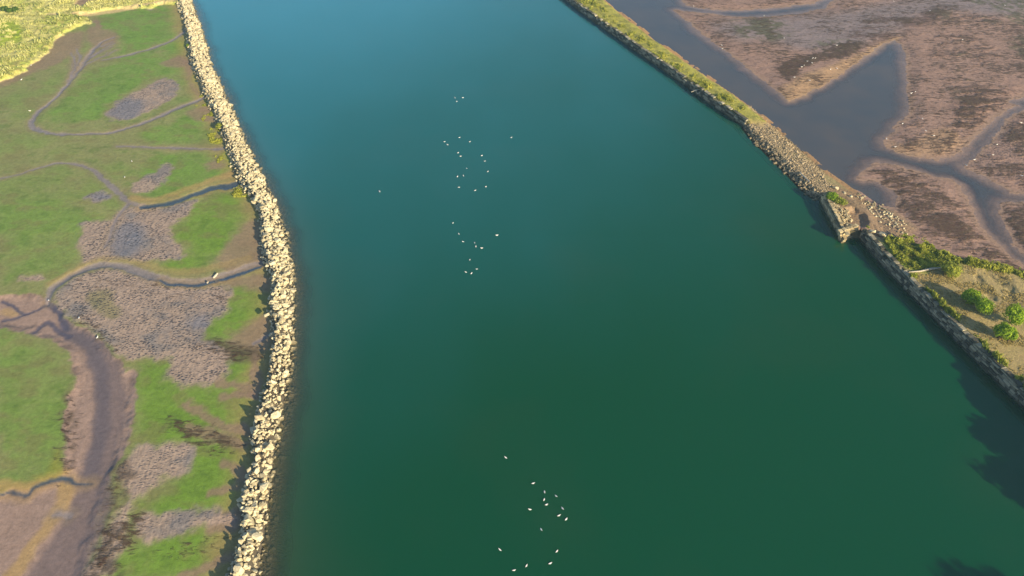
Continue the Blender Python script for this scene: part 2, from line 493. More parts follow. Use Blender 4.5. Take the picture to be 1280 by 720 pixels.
    strm = L([(70,385),(86,412),(114,430),(128,455),(134,485),(135,520),(130,545),(120,580),(108,640),(84,690),(62,725)], [.7, 1.2, 2.0, 2.5, 3.0, 3.1, 3.0, 2.7, 4.0, 4.6, 5.0])
    a = ss(1.1, -.8, strm)
    put(a, srgb(122, 106, 104), .9); H -= a * .14
    wet = np.maximum(wet, a * .42)
    strm2 = L([(84,412),(112,430),(124,458),(129,490),(129,520),(124,545),(110,600)], .9)
    put(ss(1.4, -.4, strm2), srgb(100, 92, 100), .7)
    put(ss(1.1, -.2, L([(84,604),(76,630),(62,652),(32,692),(5,730)], [.8, .7, .6, .8, .9])), tan, .75)
    put(ss(1.2, -.2, L([(0,604),(30,610),(60,600),(80,590)], .45)), tan, .7)
    put(P([(40,598),(60,590),(74,560),(78,590),(66,600)], 1.) , ygreen, .7)
    put(P([(0,388),(18,386),(24,391),(0,396)], .8), tan, .6)
    for p, w in [([(0,377),(20,384),(32,391),(60,379)], .22), ([(0,400),(18,396),(32,391)], .18), ([(40,415),(58,402),(72,412),(85,418)], .25), ([(62,378),(75,392),(80,408)], .5)]:
        d_ = L(p, w); put(ss(.7, -.1, d_), srgb(84, 80, 96), .9); H -= ss(.8, -.1, d_) * .1
        wet = np.maximum(wet, ss(.5, -.1, d_) * .5)
    # ---- creeks with wet beds and cut banks
    creeks = [
        ([(234,36),(218,49),(207,54),(185,62),(150,71),(128,75)], [.45, .5, .6, .6, .45, .2], .25, .45),
        ([(144,46),(125,54),(110,70),(100,85),(87,102),(75,116),(60,130),(46,142),(40,150),(42,160),(60,166),(87,168),(117,167),(145,164),(175,155),(200,145),(220,135),(240,129),(262,118)], [.3, .5, .9, .9, .7, .6, .5, .7, .9, .8, .6, .5, .55, .6, .65, .8, .8, .7, .6], .3, .5),
        ([(112,68),(120,60),(130,57),(140,52)], [.5,.4,.2], .1, .3), ([(104,78),(113,72),(124,66),(140,58)], [.45,.35,.2], .1, .3), ([(98,86),(108,80),(122,74),(134,66)], [.4,.3,.2], .1, .3), ([(86,100),(90,92),(90,80),(97,70)], [.3,.25,.15], .1, .3), ([(100,84),(92,74),(96,66)], [.2,.12], .1, .3),
        ([(95,60),(100,72),(94,84),(88,96)], [.15, .4, .3, .5], .1, .3), ([(142,54),(128,62),(112,72)], [.2, .35, .4], .1, .3), ([(88,66),(93,76),(92,90)], .2, .1, .3), ([(146,62),(135,68),(118,74)], .2, .1, .3),
        ([(145,182),(175,184),(225,185),(262,186),(290,186)], [.25, .45, .45, .4, .5], .15, .35),
        ([(0,223),(10,221),(30,216),(55,208),(77,204),(100,206),(117,214),(132,226),(147,240),(160,252),(185,259)], [.2, .25, .3, .35, .4, .5, .6, .7, .7, .6, .8], .2, .35),
        ([(178,259),(212,254),(237,245),(267,235),(287,232),(308,226)], [.8, .8, .9, 1.1, 1.3, 1.1], .45, .85),
        ([(60,378),(65,361),(82,348),(105,336),(130,331),(155,332),(180,341),(200,348),(225,352),(250,352),(280,344),(305,335),(334,326)], [.5, .8, 1.0, 1.2, 1.2, 1.2, 1.2, 1.1, 1.2, 1.3, 1.2, 1.2, 1.0], .4, .45),
        ([(200,351),(225,355),(250,355),(280,349),(306,340),(325,333)], [.3, .5, .6, .6, .7, .4], .2, .95),
        ([(250,15),(262,33)], .3, .1, .2),
        ([(160,255),(150,268),(140,288),(132,308)], [.5, .4, .3, .3], .12, .3),
        ([(-10,616),(15,617),(32,619),(42,610),(62,602),(82,599),(95,604),(112,602)], [.25, .25, .2, .3, .45, .45, .3, .1], .3, .8),
        ([(68,642),(78,640),(86,642)], .45, .1, .4),
        ([(318,430),(330,422),(340,416)], .35, .15, .6),
        ([(190,12),(150,5),(110,6),(96,9)], .35, .25, .6)]
    for p, w, dep, wt_ in creeks:
        w = np.atleast_1d(np.asarray(w, float)) * 1.1
        d_ = L(p, w)
        bank = ss(2.2, .2, d_) * ss(-.6, .3, d_)
        put(bank, tan if wt_ > .6 else srgb(146, 128, 104), .38)
        a = ss(.45, -.35, d_)
        put(a, srgb(62, 76, 92) if wt_ > .6 else wetc, .95)
        H -= ss(.5, -.9, d_) * dep * .7
        wet = np.maximum(wet, a * wt_); spk *= 1 - a
    put(ss(1.6, 0, L([(165,247),(190,250),(215,243),(240,234),(275,222),(304,214)], [.3, .3, .4, .5, .6, .6])), tan, .6)
    put(ss(1.4, 0, L([(62,355),(85,341),(110,328),(135,323),(160,324),(185,330),(205,337),(240,340),(275,332),(310,322)], [.2, .3, .3, .3, .3, .3, .3, .4, .5, .5])), srgb(166, 144, 94), .5)
    # ---- grassy marsh bank, upper left
    bankp = [(-120,-60),(250,-60),(238,-6),(228,6),(200,6),(190,11),(150,12),(118,16),(100,21),(112,24),(113,29),(96,34),(82,42),(70,52),(66,60),(58,68),(48,76),(32,84),(34,90),(18,94),(0,103),(-120,140)]
    db = Pd(bankp)
    ab = ss(-.3, .5, db + f3 * .4)
    bnk = ss(-.4, 1.0, db)
    put(ab, srgb(212, 208, 138), 1)
    put(ab * ss(-.2, .3, f2), srgb(160, 182, 78), .8)
    put(ab * ss(.15, .4, fbm(X * .5 + Y * .1, Y * .8, 87, 4)), srgb(118, 124, 70), .75)
    put(ab * ss(.1, .5, f3 + .5 * f2), srgb(196, 178, 118), .6)
    put(P([(-60,22),(14,28),(28,36),(30,50),(10,60),(-60,72)], 2), srgb(138, 170, 40), .9)
    for p, s_ in [([(95,12),(120,2),(170,1),(210,-6),(150,-20),(100,0)], 1.2)]:
        d_ = P(p, 1); put(d_ * ab, srgb(150, 122, 102), .9); bnk = bnk * (1 - .6 * d_)
        ab = ab * (1 - d_)
    path = L([(228,3),(200,5),(175,9),(150,13),(115,18),(85,20),(62,20)], [1.2, 1.1, 1.2, 1.3, 1.3, 1.0, .5])
    ap = ss(1.2, -.6, path)
    put(ap, srgb(206, 184, 132), .95)
    veg = np.maximum(veg, ab * (1 - ap))
    H += bnk * (.7 + .3 * f3 + .35 * f2 + .9 * np.abs(fbm(X * .28 + Y * .08, Y * .55, 77, 4)))
    spk *= 1 - ab; wet *= 1 - .8 * ab
    # ---- slope under the breakwater into the river
    de = X - XC(Y)
    wd = np.maximum(XE(Y) - XC(Y), 1)
    q = np.clip(de / wd, -1, 6)
    H = np.where(q > -.2, H + (-H + .5) * ss(-.2, .2, q), H)
    H = np.where(q > .2, .5 - 1.0 * (q - .2), H); H = np.maximum(H, -3.2)
    under = ss(.0, .4, q)
    put(under, srgb(104, 92, 66), 1)
    spk = np.maximum(spk * (1 - under), under * .8); wet *= 1 - under
    o = mesh_np('tidal_flat', np.stack([X, Y, H], -1), grid_faces(*Xg.shape), M_ground, True)
    attr_col(o, 'albedo', C); wdm = np.zeros(n)
    for p, k_ in [([(205,526),(240,528),(280,545),(310,560),(270,566),(225,548)], .8), ([(150,655),(180,640),(172,672),(160,690),(140,690)], .9), ([(160,572),(136,597),(127,625),(117,665),(98,722),(150,722),(150,680),(175,650),(165,640),(150,640)], .62),
                  ([(78,500),(92,488),(94,520),(92,560),(84,600),(78,595)], .7), ([(88,398),(110,392),(135,420),(150,440),(130,430),(110,412)], .6), ([(75,366),(100,345),(200,352),(288,360),(285,385),(200,372),(120,372)], .3), ([(245,430),(275,425),(322,438),(325,446),(290,452),(262,440)], .8),
                  ([(195,690),(240,672),(285,668),(280,690),(230,700)], .45), ([(232,430),(250,428),(262,440),(240,442)], .4)]:
        wdm = np.maximum(wdm, P(p, 3.0) * k_ * .82)
    attr_col(o, 'masks', np.stack([spk, wet, veg, wdm], -1))
    tag(o, kind='structure')
    return X, Y, H, veg
XL_, YL_, HL_, VL_ = build_left()

# ------------------------------------------------------------------ right side: spit, causeway, field, mudflats
wallU = [(640,-60),(705,0),(732,21),(763,43),(797,67),(826,87),(859,110),(880,126),(912,148),(929,159)]     # base of upper wall at the water
rubE = [(929,159),(943,176),(964,196),(989,221),(1004,237),(1022,250)]                                     # water edge of the broken stretch
pierO = [(1023,250),(1051,304)]
pierR = [(1051,304),(1071,297)]
wallD = [(1071,297),(1088,318),(1110,341),(1150,383),(1200,433),(1240,473),(1281,514),(1340,572)]
spitE = [(700,-60),(759,0),(780,19),(801,35),(826,54),(847,69),(867,83),(887,97),(918,117),(933,128),(956,147),(985,172),(1014,197),(1033,215),(1052,228),(1068,240),(1082,256),(1095,262)]
wU = W(wallU, 0); wR = W(rubE, 0.1); wP = W(pierO, 0); wQ = W(pierR, 0); wD = W(wallD, 0)
sE = W(spitE, .1)
riverR = np.vstack([wU, wR[1:], wP, wQ[1:], wD[1:], [[wD[-1][0] + 8, 0]], [[wD[-1][0] + 20, -600]]])
fieldE = W([(1085,292),(1112,306),(1135,303),(1165,312),(1190,325),(1225,331),(1255,336),(1285,344),(1400,376)], 2.6)
ZF = 3.0

mudflats = [
    [(1470,-60),(2200,-60),(3400,-60),(3400,300),(3400,700),(2200,520),(1470,470),(1460,350),(1460,150)],
    [(853,-40),(853,0),(867,9),(920,13),(985,8),(1036,-2),(1036,-40)],
    [(842,12),(855,13),(902,19),(943,21),(985,18),(1018,13),(1045,-2),(1100,-60),(1600,-60),(1600,60),(1290,117),(1270,131),(1247,147),(1226,163),(1205,186),(1185,198),(1149,197),(1116,188),(1104,178),(1118,159),(1135,142),(1135,117),(1132,83),(1130,62),(1118,50),(1107,53),(1087,66),(1070,79),(1039,100),(1018,111),(1002,120),(985,125),(976,117),(952,99),(929,81),(902,60),(877,42),(860,27)],
    [(1203,207),(1220,195),(1237,177),(1257,154),(1284,135),(1500,60),(1500,240),(1284,243),(1257,236),(1237,225),(1216,214)],
    [(1251,257),(1285,252),(1500,256),(1500,420),(1284,318),(1270,305),(1257,282)],
    [(1072,221),(1082,210),(1095,202),(1122,206),(1153,217),(1187,224),(1203,238),(1214,259),(1224,280),(1255,313),(1285,334),(1400,400),(1500,470),(1500,640),(1300,520),(1085,292),(1070,262),(1088,258),(1104,262),(1118,258),(1119,244),(1110,233),(1092,226),(1078,227)]]

def dist_side(X, Y, pts):
    """signed distance to an open polyline, positive on its right-hand (lagoon) side"""
    best = np.full(X.shape, 1e9); sg = np.zeros(X.shape)
    for a, b in zip(pts[:-1], pts[1:]):
        d = b - a; L = d @ d
        t = np.clip(((X - a[0]) * d[0] + (Y - a[1]) * d[1]) / L, 0, 1)
        ex = X - a[0] - t * d[0]; ey = Y - a[1] - t * d[1]
        dd = np.hypot(ex, ey); cr = d[0] * ey - d[1] * ex
        m = dd < best - 1e-9
        sg[m] = np.sign(cr[m]); best = np.minimum(best, dd)
    return best * sg

def build_right():
    nr, nc = 760, 520
    yy = np.r_[-600, -100, 20, np.linspace(70, 345, nr), 380, 460, 700, 1400, 2050]
    t = np.r_[np.linspace(0, 1, nc), 1.15, 1.5, 2.5, 5, 9]
    xr = .60 * np.clip(yy, 60, 400) + 70
    base = np.interp(yy, riverR[::-1, 1], riverR[::-1, 0])
    xl = base - 7
    Xg = np.where(t[None] <= 1, xl[:, None] + (xr - xl)[:, None] * t[None], xr[:, None] + (t[None] - 1) * 240)
    Yg = np.repeat(yy[:, None], len(t), 1)
    X, Y = Xg.ravel(), Yg.ravel(); n = len(X)
    wx = X + fbm(X * .3, Y * .3, 103, 3) * 1.2 + fbm(X * 1.2, Y * 1.2, 105, 2) * .4
    wy = Y + fbm(X * .3, Y * .3, 109, 3) * 1.2 + fbm(X * 1.2, Y * 1.2, 115, 2) * .4
    f1 = fbm(X * .03, Y * .03, 121, 4); f2 = fbm(X * .12, Y * .12, 131, 4); f3 = fbm(X * .6, Y * .6, 141, 3)
    # streaks running across the flats
    st = fbm(X * .07 + Y * .01, Y * .42 - X * .05, 151, 4)
    mud = srgb(160, 130, 116); tan = srgb(184, 150, 112); weed = srgb(94, 68, 58); gweed = srgb(92, 92, 62); blue = srgb(124, 124, 134)
    C = mud[None] * np.ones((n, 1))
    def put(mask, colr, k=1.0):
        nonlocal C
        a = np.clip(mask * k, 0, 1)[:, None]
        C = C * (1 - a) + colr[None] * a
    def P(p, soft=1.2, z=.3, w=1):
        return ss(-soft, soft, sdf(wx, wy, smooth(W(p, z), True, 3)) + w * f3)
    dm = np.full(n, -9.0)
    for p in mudflats:
        dm = np.maximum(dm, sdf(wx, wy, smooth(W(p, .1), True, 2)))
    H = np.where(dm > 0, .02 + .32 * ss(0, 6, dm), np.maximum(-1.2, dm * .10))
    on = ss(.2, 3, dm)
    H = H + on * (f2 * .10 + f3 * .03 + st * .05) + ss(-3, 2, dm) * f3 * .04
    spk = on * .25; wet = np.full(n, .22); veg = np.zeros(n); wdm = .44 + .4 * f2 + .25 * st
    put(ss(2.5, .2, dm) * (dm > -2), srgb(156, 132, 110), .45)
    # weed fields and coloured patches
    put(P([(890,30),(960,22),(1040,16),(1130,0),(1280,-20),(1280,20),(1180,14),(1120,40),(1060,60),(1000,62),(960,50),(920,50)], 6) * on, blue, .55)
    put(P([(917,26),(960,22),(988,32),(985,44),(962,52),(935,48),(918,38)], 2.5) * ss(-.5, .2, f3 + f2), gweed, .8)
    put(P([(972,88),(990,70),(1020,66),(1040,56),(1068,52),(1075,62),(1060,72),(1030,76),(1005,84),(1000,94),(985,100)], 2) * ss(-.35, .15, f3 + .6 * f2), weed, .85)
    put(P([(1020,52),(1060,50),(1072,58),(1050,66),(1024,62)], 2) * ss(-.2, .2, f3), gweed, .6)
    put(P([(975,112),(1010,92),(1040,80),(1075,66),(1118,46),(1120,52),(1085,70),(1045,96),(1005,122),(984,126)], 1.5, w=.4), tan, .75)
    put(P([(1060,45),(1100,20),(1140,22),(1180,8),(1160,30),(1120,44),(1085,55)], 3) * ss(-.3, .2, f3 + st), weed, .6)
    bars = [
        [(1160,12),(1210,14),(1250,24),(1240,30),(1190,24),(1162,26)],
        [(1152,45),(1180,42),(1230,48),(1240,66),(1235,86),(1215,80),(1190,78),(1165,72),(1158,60)],
        [(1180,98),(1200,94),(1230,108),(1262,112),(1270,125),(1245,145),(1222,160),(1200,158),(1190,136),(1196,118)],
        [(1190,150),(1200,120),(1235,118),(1240,140),(1215,165),(1180,190),(1165,192),(1185,172),(1175,165)],
        [(1085,212),(1100,210),(1130,218),(1170,236),(1200,256),(1213,268),(1190,262),(1150,245),(1125,245),(1110,236),(1095,220)],
        [(1118,250),(1150,252),(1180,262),(1230,292),(1250,312),(1290,340),(1250,332),(1200,312),(1160,285),(1135,270)],
        [(1256,160),(1290,150),(1290,195),(1265,190)],
        [(1130,160),(1150,150),(1155,170),(1145,188),(1128,186)],
        [(1240,196),(1290,210),(1290,232),(1262,226)],
        [(1258,262),(1290,256),(1290,310),(1268,296)]]
    for i, p in enumerate(bars):
        m_ = P(p, 2.5)
        k = ss(-.1, .08, st + .6 * f3 + (.30 if i in (3, 4, 5, 6, 9) else .06))
        put(m_ * k * on, weed, .35); wdm = np.maximum(wdm, m_ * (1.0 if i in (3, 4, 5, 6, 9) else .74) * (.8 + .5 * st))
        put(m_ * k * on * ss(.0, .4, f2), gweed, .5 if i < 3 else .0)
        H += m_ * k * on * .10; spk = np.maximum(spk, m_ * k * .4)
    for p in [[(1200,0),(1290,0),(1290,30),(1262,26),(1240,8)], [(1262,48),(1290,46),(1290,76),(1270,68)]]:
        put(P(p, 2) * ss(-.3, .2, f3), gweed, .7)
    put(P([(1112,176),(1135,180),(1180,160),(1205,175),(1190,190),(1150,195),(1118,188)], 2), tan, .5)
    # big pebbly patch beside the small right channel
    wdm = np.maximum(wdm, P([(972,88),(990,70),(1020,66),(1040,56),(1068,52),(1075,62),(1060,72),(1030,76),(1005,84),(1000,94),(985,100)], 2) * 1.0)
    m_ = P([(1215,205),(1245,170),(1262,160),(1290,170),(1290,225),(1250,222)], 2); spk = np.maximum(spk, m_ * .8)
    # small bluish pool line at the end of the bay
    # ---- spit, causeway and field
    dw = sdf(X, Y, np.vstack([[[-400, 2900]], riverR, [[9000, -600], [9000, 2900]]]), 5000)   # >0 inland of the river edge
    onU = ss(wU[-1][1] - 3, wU[-1][1] + 3, Y)     # the walled stretch far away
    de = sdf(X, Y, np.vstack([[[-300, 2900]], sE, [[sE[-1][0], -600], [9000, -600], [9000, 2900]]]), 5000)  # >0 on the lagoon
    de = -de + f3 * .12 + f2 * .5                 # >0 on the spit
    land_spit = (Y > sE[-1][1] - 1)
    crest = 2.3 * onU + 1.2 * (1 - onU)
    Hs = np.minimum(crest + f3 * .12, .0 + de * (.55 * onU + .3 * (1 - onU)))
    Hs = np.where(onU > .5, Hs, np.minimum(Hs, .0 + np.maximum(dw, 0) * .45))
    Hs = np.where((onU > .5) & (dw < .9), -1.5, Hs)
    up = land_spit & (de > -2) & (dw > -.3)
    Hn = np.where(up, np.maximum(Hs, H * 0 + np.minimum(H, .0)), H)
    H = Hn
    a = ss(-.8, .3, de) * land_spit
    put(a, srgb(176, 140, 98), 1)
    gU = a * onU * ss(1.3, 2.3, de + f3 * .7)
    put(gU, srgb(176, 172, 88), 1); put(gU * ss(-.1, .3, f3), srgb(112, 116, 66), .8)
    veg = np.maximum(veg, gU)
    put(a * (1 - onU) * ss(.6, 1.5, de), srgb(160, 142, 112), .9)
    put(a * (1 - onU) * ss(.6, 1.5, de) * ss(.05, .4, f2), srgb(150, 146, 92), .5)
    spk = np.where(a > .3, .5 * (1 - onU), spk); wet = np.where(a > .1, .0, wet)
    # pier court and beach behind it
    pc = W([(1023,243),(1052,290),(1080,283),(1100,306),(1128,300),(1150,285),(1120,262),(1095,258),(1070,240),(1045,232)], .6)
    dpc = sdf(X, Y, pc)
    a = ss(-1, 1.5, dpc)
    put(a, srgb(150, 126, 98), .9); H = np.maximum(H, np.where(dpc > -2, .15 + .6 * ss(-2, 4, dpc), -9)); spk = np.maximum(spk, a * .6)
    pf = W([(1025,243),(1052,290),(1076,283),(1068,258),(1045,238)], 2.2)
    H = np.where(sdf(X, Y, pf) > 0, 1.9 + f3 * .25, H)
    rim = W([(1052,242),(1076,254),(1092,268),(1094,284),(1086,290),(1074,284),(1062,262)], 1.2)
    dr_ = sdf(wx, wy, rim); H = np.maximum(H, np.where(dr_ > -4, .2 + 1.1 * ss(-4, 1.5, dr_) + f3 * .1, -9))
    hole = W([(1055,264),(1068,263),(1080,272),(1081,284),(1066,283),(1057,274)], .8)
    m_ = ss(-.9, .5, sdf(wx, wy, hole)); H = H * (1 - m_) + (.45 + f3 * .1) * m_
    # field
    fp = np.vstack([wD + np.array([.6, .2]), riverR[-2:] + np.array([.6, 0]), [[400, -600]], [fieldE[-1] + [200, -30]], fieldE[::-1]])
    dfz = sdf(X, Y, fp, 12)
    dfw = sdf(wx * .5 + X * .5, wy * .5 + Y * .5, fp, 12)
    inside = (dfz > .0)
    dwD = dw
    a = ss(-.5, .5, dfw) * (dwD > 0)
    H = np.where(dwD > .5, np.maximum(H, np.where(dfw > -2.5, -.3 + (ZF + .3) * ss(-2.2, .6, dfw), -9)), H)
    H = np.where((dfw > 0), H + f2 * .12, H)
    # drainage furrows on the right of the field
    straw = srgb(176, 156, 112)
    put(a, straw, 1)
    put(a * ss(-.05, .4, f2), srgb(128, 132, 70), .65)
    put(a * ss(.1, .5, f3), srgb(178, 152, 112), .5)
    gl = P([(1100,300),(1130,298),(1165,310),(1195,322),(1200,335),(1165,335),(1150,342),(1125,330),(1108,318)], 1.2, ZF)
    put(gl * a, srgb(128, 146, 62), .9)
    for q in [[(1222,345),(1232,358),(1240,372)], [(1254,346),(1262,362),(1268,378)], [(1240,342),(1252,352)]]:
        d_ = line(wx, wy, W(q, ZF), .5); m_ = ss(1.2, -.2, d_) * a; put(m_, srgb(112, 104, 84), .6); H -= m_ * .35
    path = line(wx * .3 + X * .7, wy * .3 + Y * .7, W([(1137,338),(1160,365),(1190,396),(1225,425),(1262,458),(1300,490)], ZF), .5)
    put(ss(1., -.2, path) * a, srgb(178, 156, 112), .5)
    spk = np.where(a > .3, .12, spk); wet = np.where(a > .1, 0, wet); veg = np.maximum(veg * (1 - a), a * .35)
    H = np.where(dw < .9, np.where((Y < wP[0][1]) | (onU > .5), -2.0, np.minimum(H, dw * .3)), H)
    H = np.where(dw < 0, np.maximum(-3.0, -.25 + dw * .35), H)
    put((dw < 1.2) * 1.0, srgb(92, 84, 62), 1)
    o = mesh_np('mudflat', np.stack([X, Y, H], -1), grid_faces(*Xg.shape), M_ground, True)
    attr_col(o, 'albedo', C); wdm = wdm * ss(-.6, .8, dm + f3) * (1 - ss(-.5, .5, de) * land_spit) * (1 - ss(-1, 1.5, dpc)) * (1 - a)
    attr_col(o, 'masks', np.stack([spk, wet, veg, wdm], -1))
    tag(o, kind='structure')
    return X, Y, H, dm, Xg.shape
XR_, YR_, HR_, DM_, SHR = build_right()

# sea bed sheet out to the horizon
g = mesh_np('ground', [(-2090, -700, -3.6), (2090, -700, -3.6), (2090, 2090, -3.6), (-2090, 2090, -3.6)], [[0, 1, 2, 3]], M_core)
tag(g, kind='structure')

# ------------------------------------------------------------------ water sheets
def water():
    yy = np.r_[-650, -100, 20, np.linspace(50, 345, 300), 380, 460, 700, 1400, 2060]
    xl = XC(yy) - 1.0
    xr = np.interp(yy, riverR[::-1, 1], riverR[::-1, 0]) + 1.2
    t = np.r_[np.linspace(0, .12, 30), np.linspace(.14, 1, 60)]
    X = xl[:, None] + (xr - xl)[:, None] * t[None]
    Y = np.repeat(yy[:, None], len(t), 1)
    sh = X.shape; X = X.ravel(); Y = Y.ravel()
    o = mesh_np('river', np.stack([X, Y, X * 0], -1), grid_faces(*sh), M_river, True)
    d = X - XE(Y)
    dr = np.repeat(xr[:, None], len(t), 1).ravel() - X
    d2 = np.minimum(d, dr * 1.5 - 1)
    n = fbm(X * .15, Y * .15, 201, 3)
    attr_f(o, 'opacity', np.clip(.35 + .65 * ss(-.5, 5.5, d2 + n * 1.5), 0, 1))
    attr_f(o, 'silt', np.clip(.75 * np.exp(-np.maximum(d, 0) / 5.0), 0, 1))
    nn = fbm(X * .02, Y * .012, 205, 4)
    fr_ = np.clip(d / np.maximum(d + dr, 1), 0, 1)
    attr_f(o, 'sky_tint', np.clip(ss(70, 395, Y + 34 * nn - 100 * (fr_ - .30)) ** 1.0, 0, 1))  # strength of the painted sky reflection, growing upstream and towards the left bank
    tag(o, kind='structure')
    # lagoon behind the spit
    xl2 = xr - 0.6
    t = np.r_[np.linspace(0, 1, 260), 1.3, 2, 4, 9]
    X = xl2[:, None] + np.maximum(.60 * np.clip(yy, 60, 400) + 75 - xl2, 8)[:, None] * t[None]
    Y = np.repeat(yy[:, None], len(t), 1)
    sh = X.shape; X = X.ravel(); Y = Y.ravel()
    o = mesh_np('lagoon', np.stack([X, Y, X * 0 + .004], -1), grid_faces(*sh), M_lagoon, True)
    wx = X + fbm(X * .3, Y * .3, 103, 3) * 1.2; wy = Y + fbm(X * .3, Y * .3, 109, 3) * 1.2
    dm = np.full(X.shape, -9.0)
    for p in mudflats:
        dm = np.maximum(dm, sdf(wx, wy, smooth(W(p, .1), True, 2)))
    n = fbm(X * .12, Y * .12, 211, 3)
    attr_f(o, 'opacity', np.clip(.05 + .95 * ss(-.3, 5.5, -dm + n), 0, 1))
    attr_f(o, 'silt', np.clip(.3 + .25 * n, 0, 1))
    tag(o, kind='structure')
water()

# ------------------------------------------------------------------ stones
def hull_proto(seed, flat=.75, n=16):
    r = random.Random(seed)
    bm = bmesh.new()
    for _ in range(n):
        v = Vector((r.gauss(0, 1), r.gauss(0, 1), r.gauss(0, 1))).normalized()
        v = Vector((v.x * (1 + .25 * r.random()), v.y * .82, v.z * flat)) * r.uniform(.85, 1.0)
        bm.verts.new(v)
    res = bmesh.ops.convex_hull(bm, input=bm.verts)
    bmesh.ops.delete(bm, geom=[e for e in res['geom_interior'] if isinstance(e, bmesh.types.BMVert)], context='VERTS')
    bmesh.ops.triangulate(bm, faces=bm.faces)
    bm.verts.ensure_lookup_table(); bm.verts.index_update()
    V = np.array([v.co[:] for v in bm.verts]); Fc = np.array([[v.index for v in f.verts] for f in bm.faces])
    bm.free()
    return V, Fc
PROTO = [hull_proto(i, .62 + .03 * (i % 5), 14 + i % 5) for i in range(14)]

def rot_mats(n, r, tilt=.5):
    a = r.uniform(0, 2 * math.pi, n); b = r.normal(0, tilt, n); c = r.normal(0, tilt, n)
    ca, sa, cb, sb, cc, sc_ = np.cos(a), np.sin(a), np.cos(b), np.sin(b), np.cos(c), np.sin(c)
    Z = np.zeros((n, 3, 3)); Z[:, 0, 0] = ca; Z[:, 0, 1] = -sa; Z[:, 1, 0] = sa; Z[:, 1, 1] = ca; Z[:, 2, 2] = 1
    Xm = np.zeros((n, 3, 3)); Xm[:, 0, 0] = 1; Xm[:, 1, 1] = cb; Xm[:, 1, 2] = -sb; Xm[:, 2, 1] = sb; Xm[:, 2, 2] = cb
    Ym = np.zeros((n, 3, 3)); Ym[:, 1, 1] = 1; Ym[:, 0, 0] = cc; Ym[:, 0, 2] = sc_; Ym[:, 2, 0] = -sc_; Ym[:, 2, 2] = cc
    return Z @ Xm @ Ym

def stone_field(name, P, S, mat, r, tilt=.5):
    """many stones as one mesh"""
    Vs, Fs, Sh = [], [], []; off = 0
    n = len(P); idx = r.integers(0, len(PROTO), n); Rm = rot_mats(n, r, tilt)
    for k in range(len(PROTO)):
        m = np.where(idx == k)[0]
        if not len(m): continue
        V, Fc = PROTO[k]
        VV = np.einsum('nij,vj->nvi', Rm[m], V) * S[m][:, None, None] + P[m][:, None]
        Vs.append(VV.reshape(-1, 3)); Sh.append(np.repeat(r.random(len(m)), len(V)))
        Fs.append((Fc[None] + (np.arange(len(m)) * len(V))[:, None, None] + off).reshape(-1, 3)); off += len(m) * len(V)
    o = mesh_np(name, np.vstack(Vs), np.vstack(Fs), mat)
    attr_f(o, 'shade', np.concatenate(Sh))
    return o

def stone_objs(name, P, S, mat, r, labels, cat, group, tilt=.5):
    protos = {}
    Rm = rot_mats(len(P), r, tilt)
    from mathutils import Matrix
    out = []
    for i in range(len(P)):
        k = int(r.integers(0, len(PROTO)))
        if k not in protos:
            V, Fc = PROTO[k]
            o = mesh_np(name, V, Fc, mat); protos[k] = o
        else:
            o = protos[k].copy(); col.objects.link(o)
        o.location = P[i]; o.rotation_euler = Matrix(Rm[i].tolist()).to_euler(); o.scale = (S[i],) * 3
        tag(o, labels[i] if not isinstance(labels, str) else labels, cat, group)
        out.append(o)
    return out

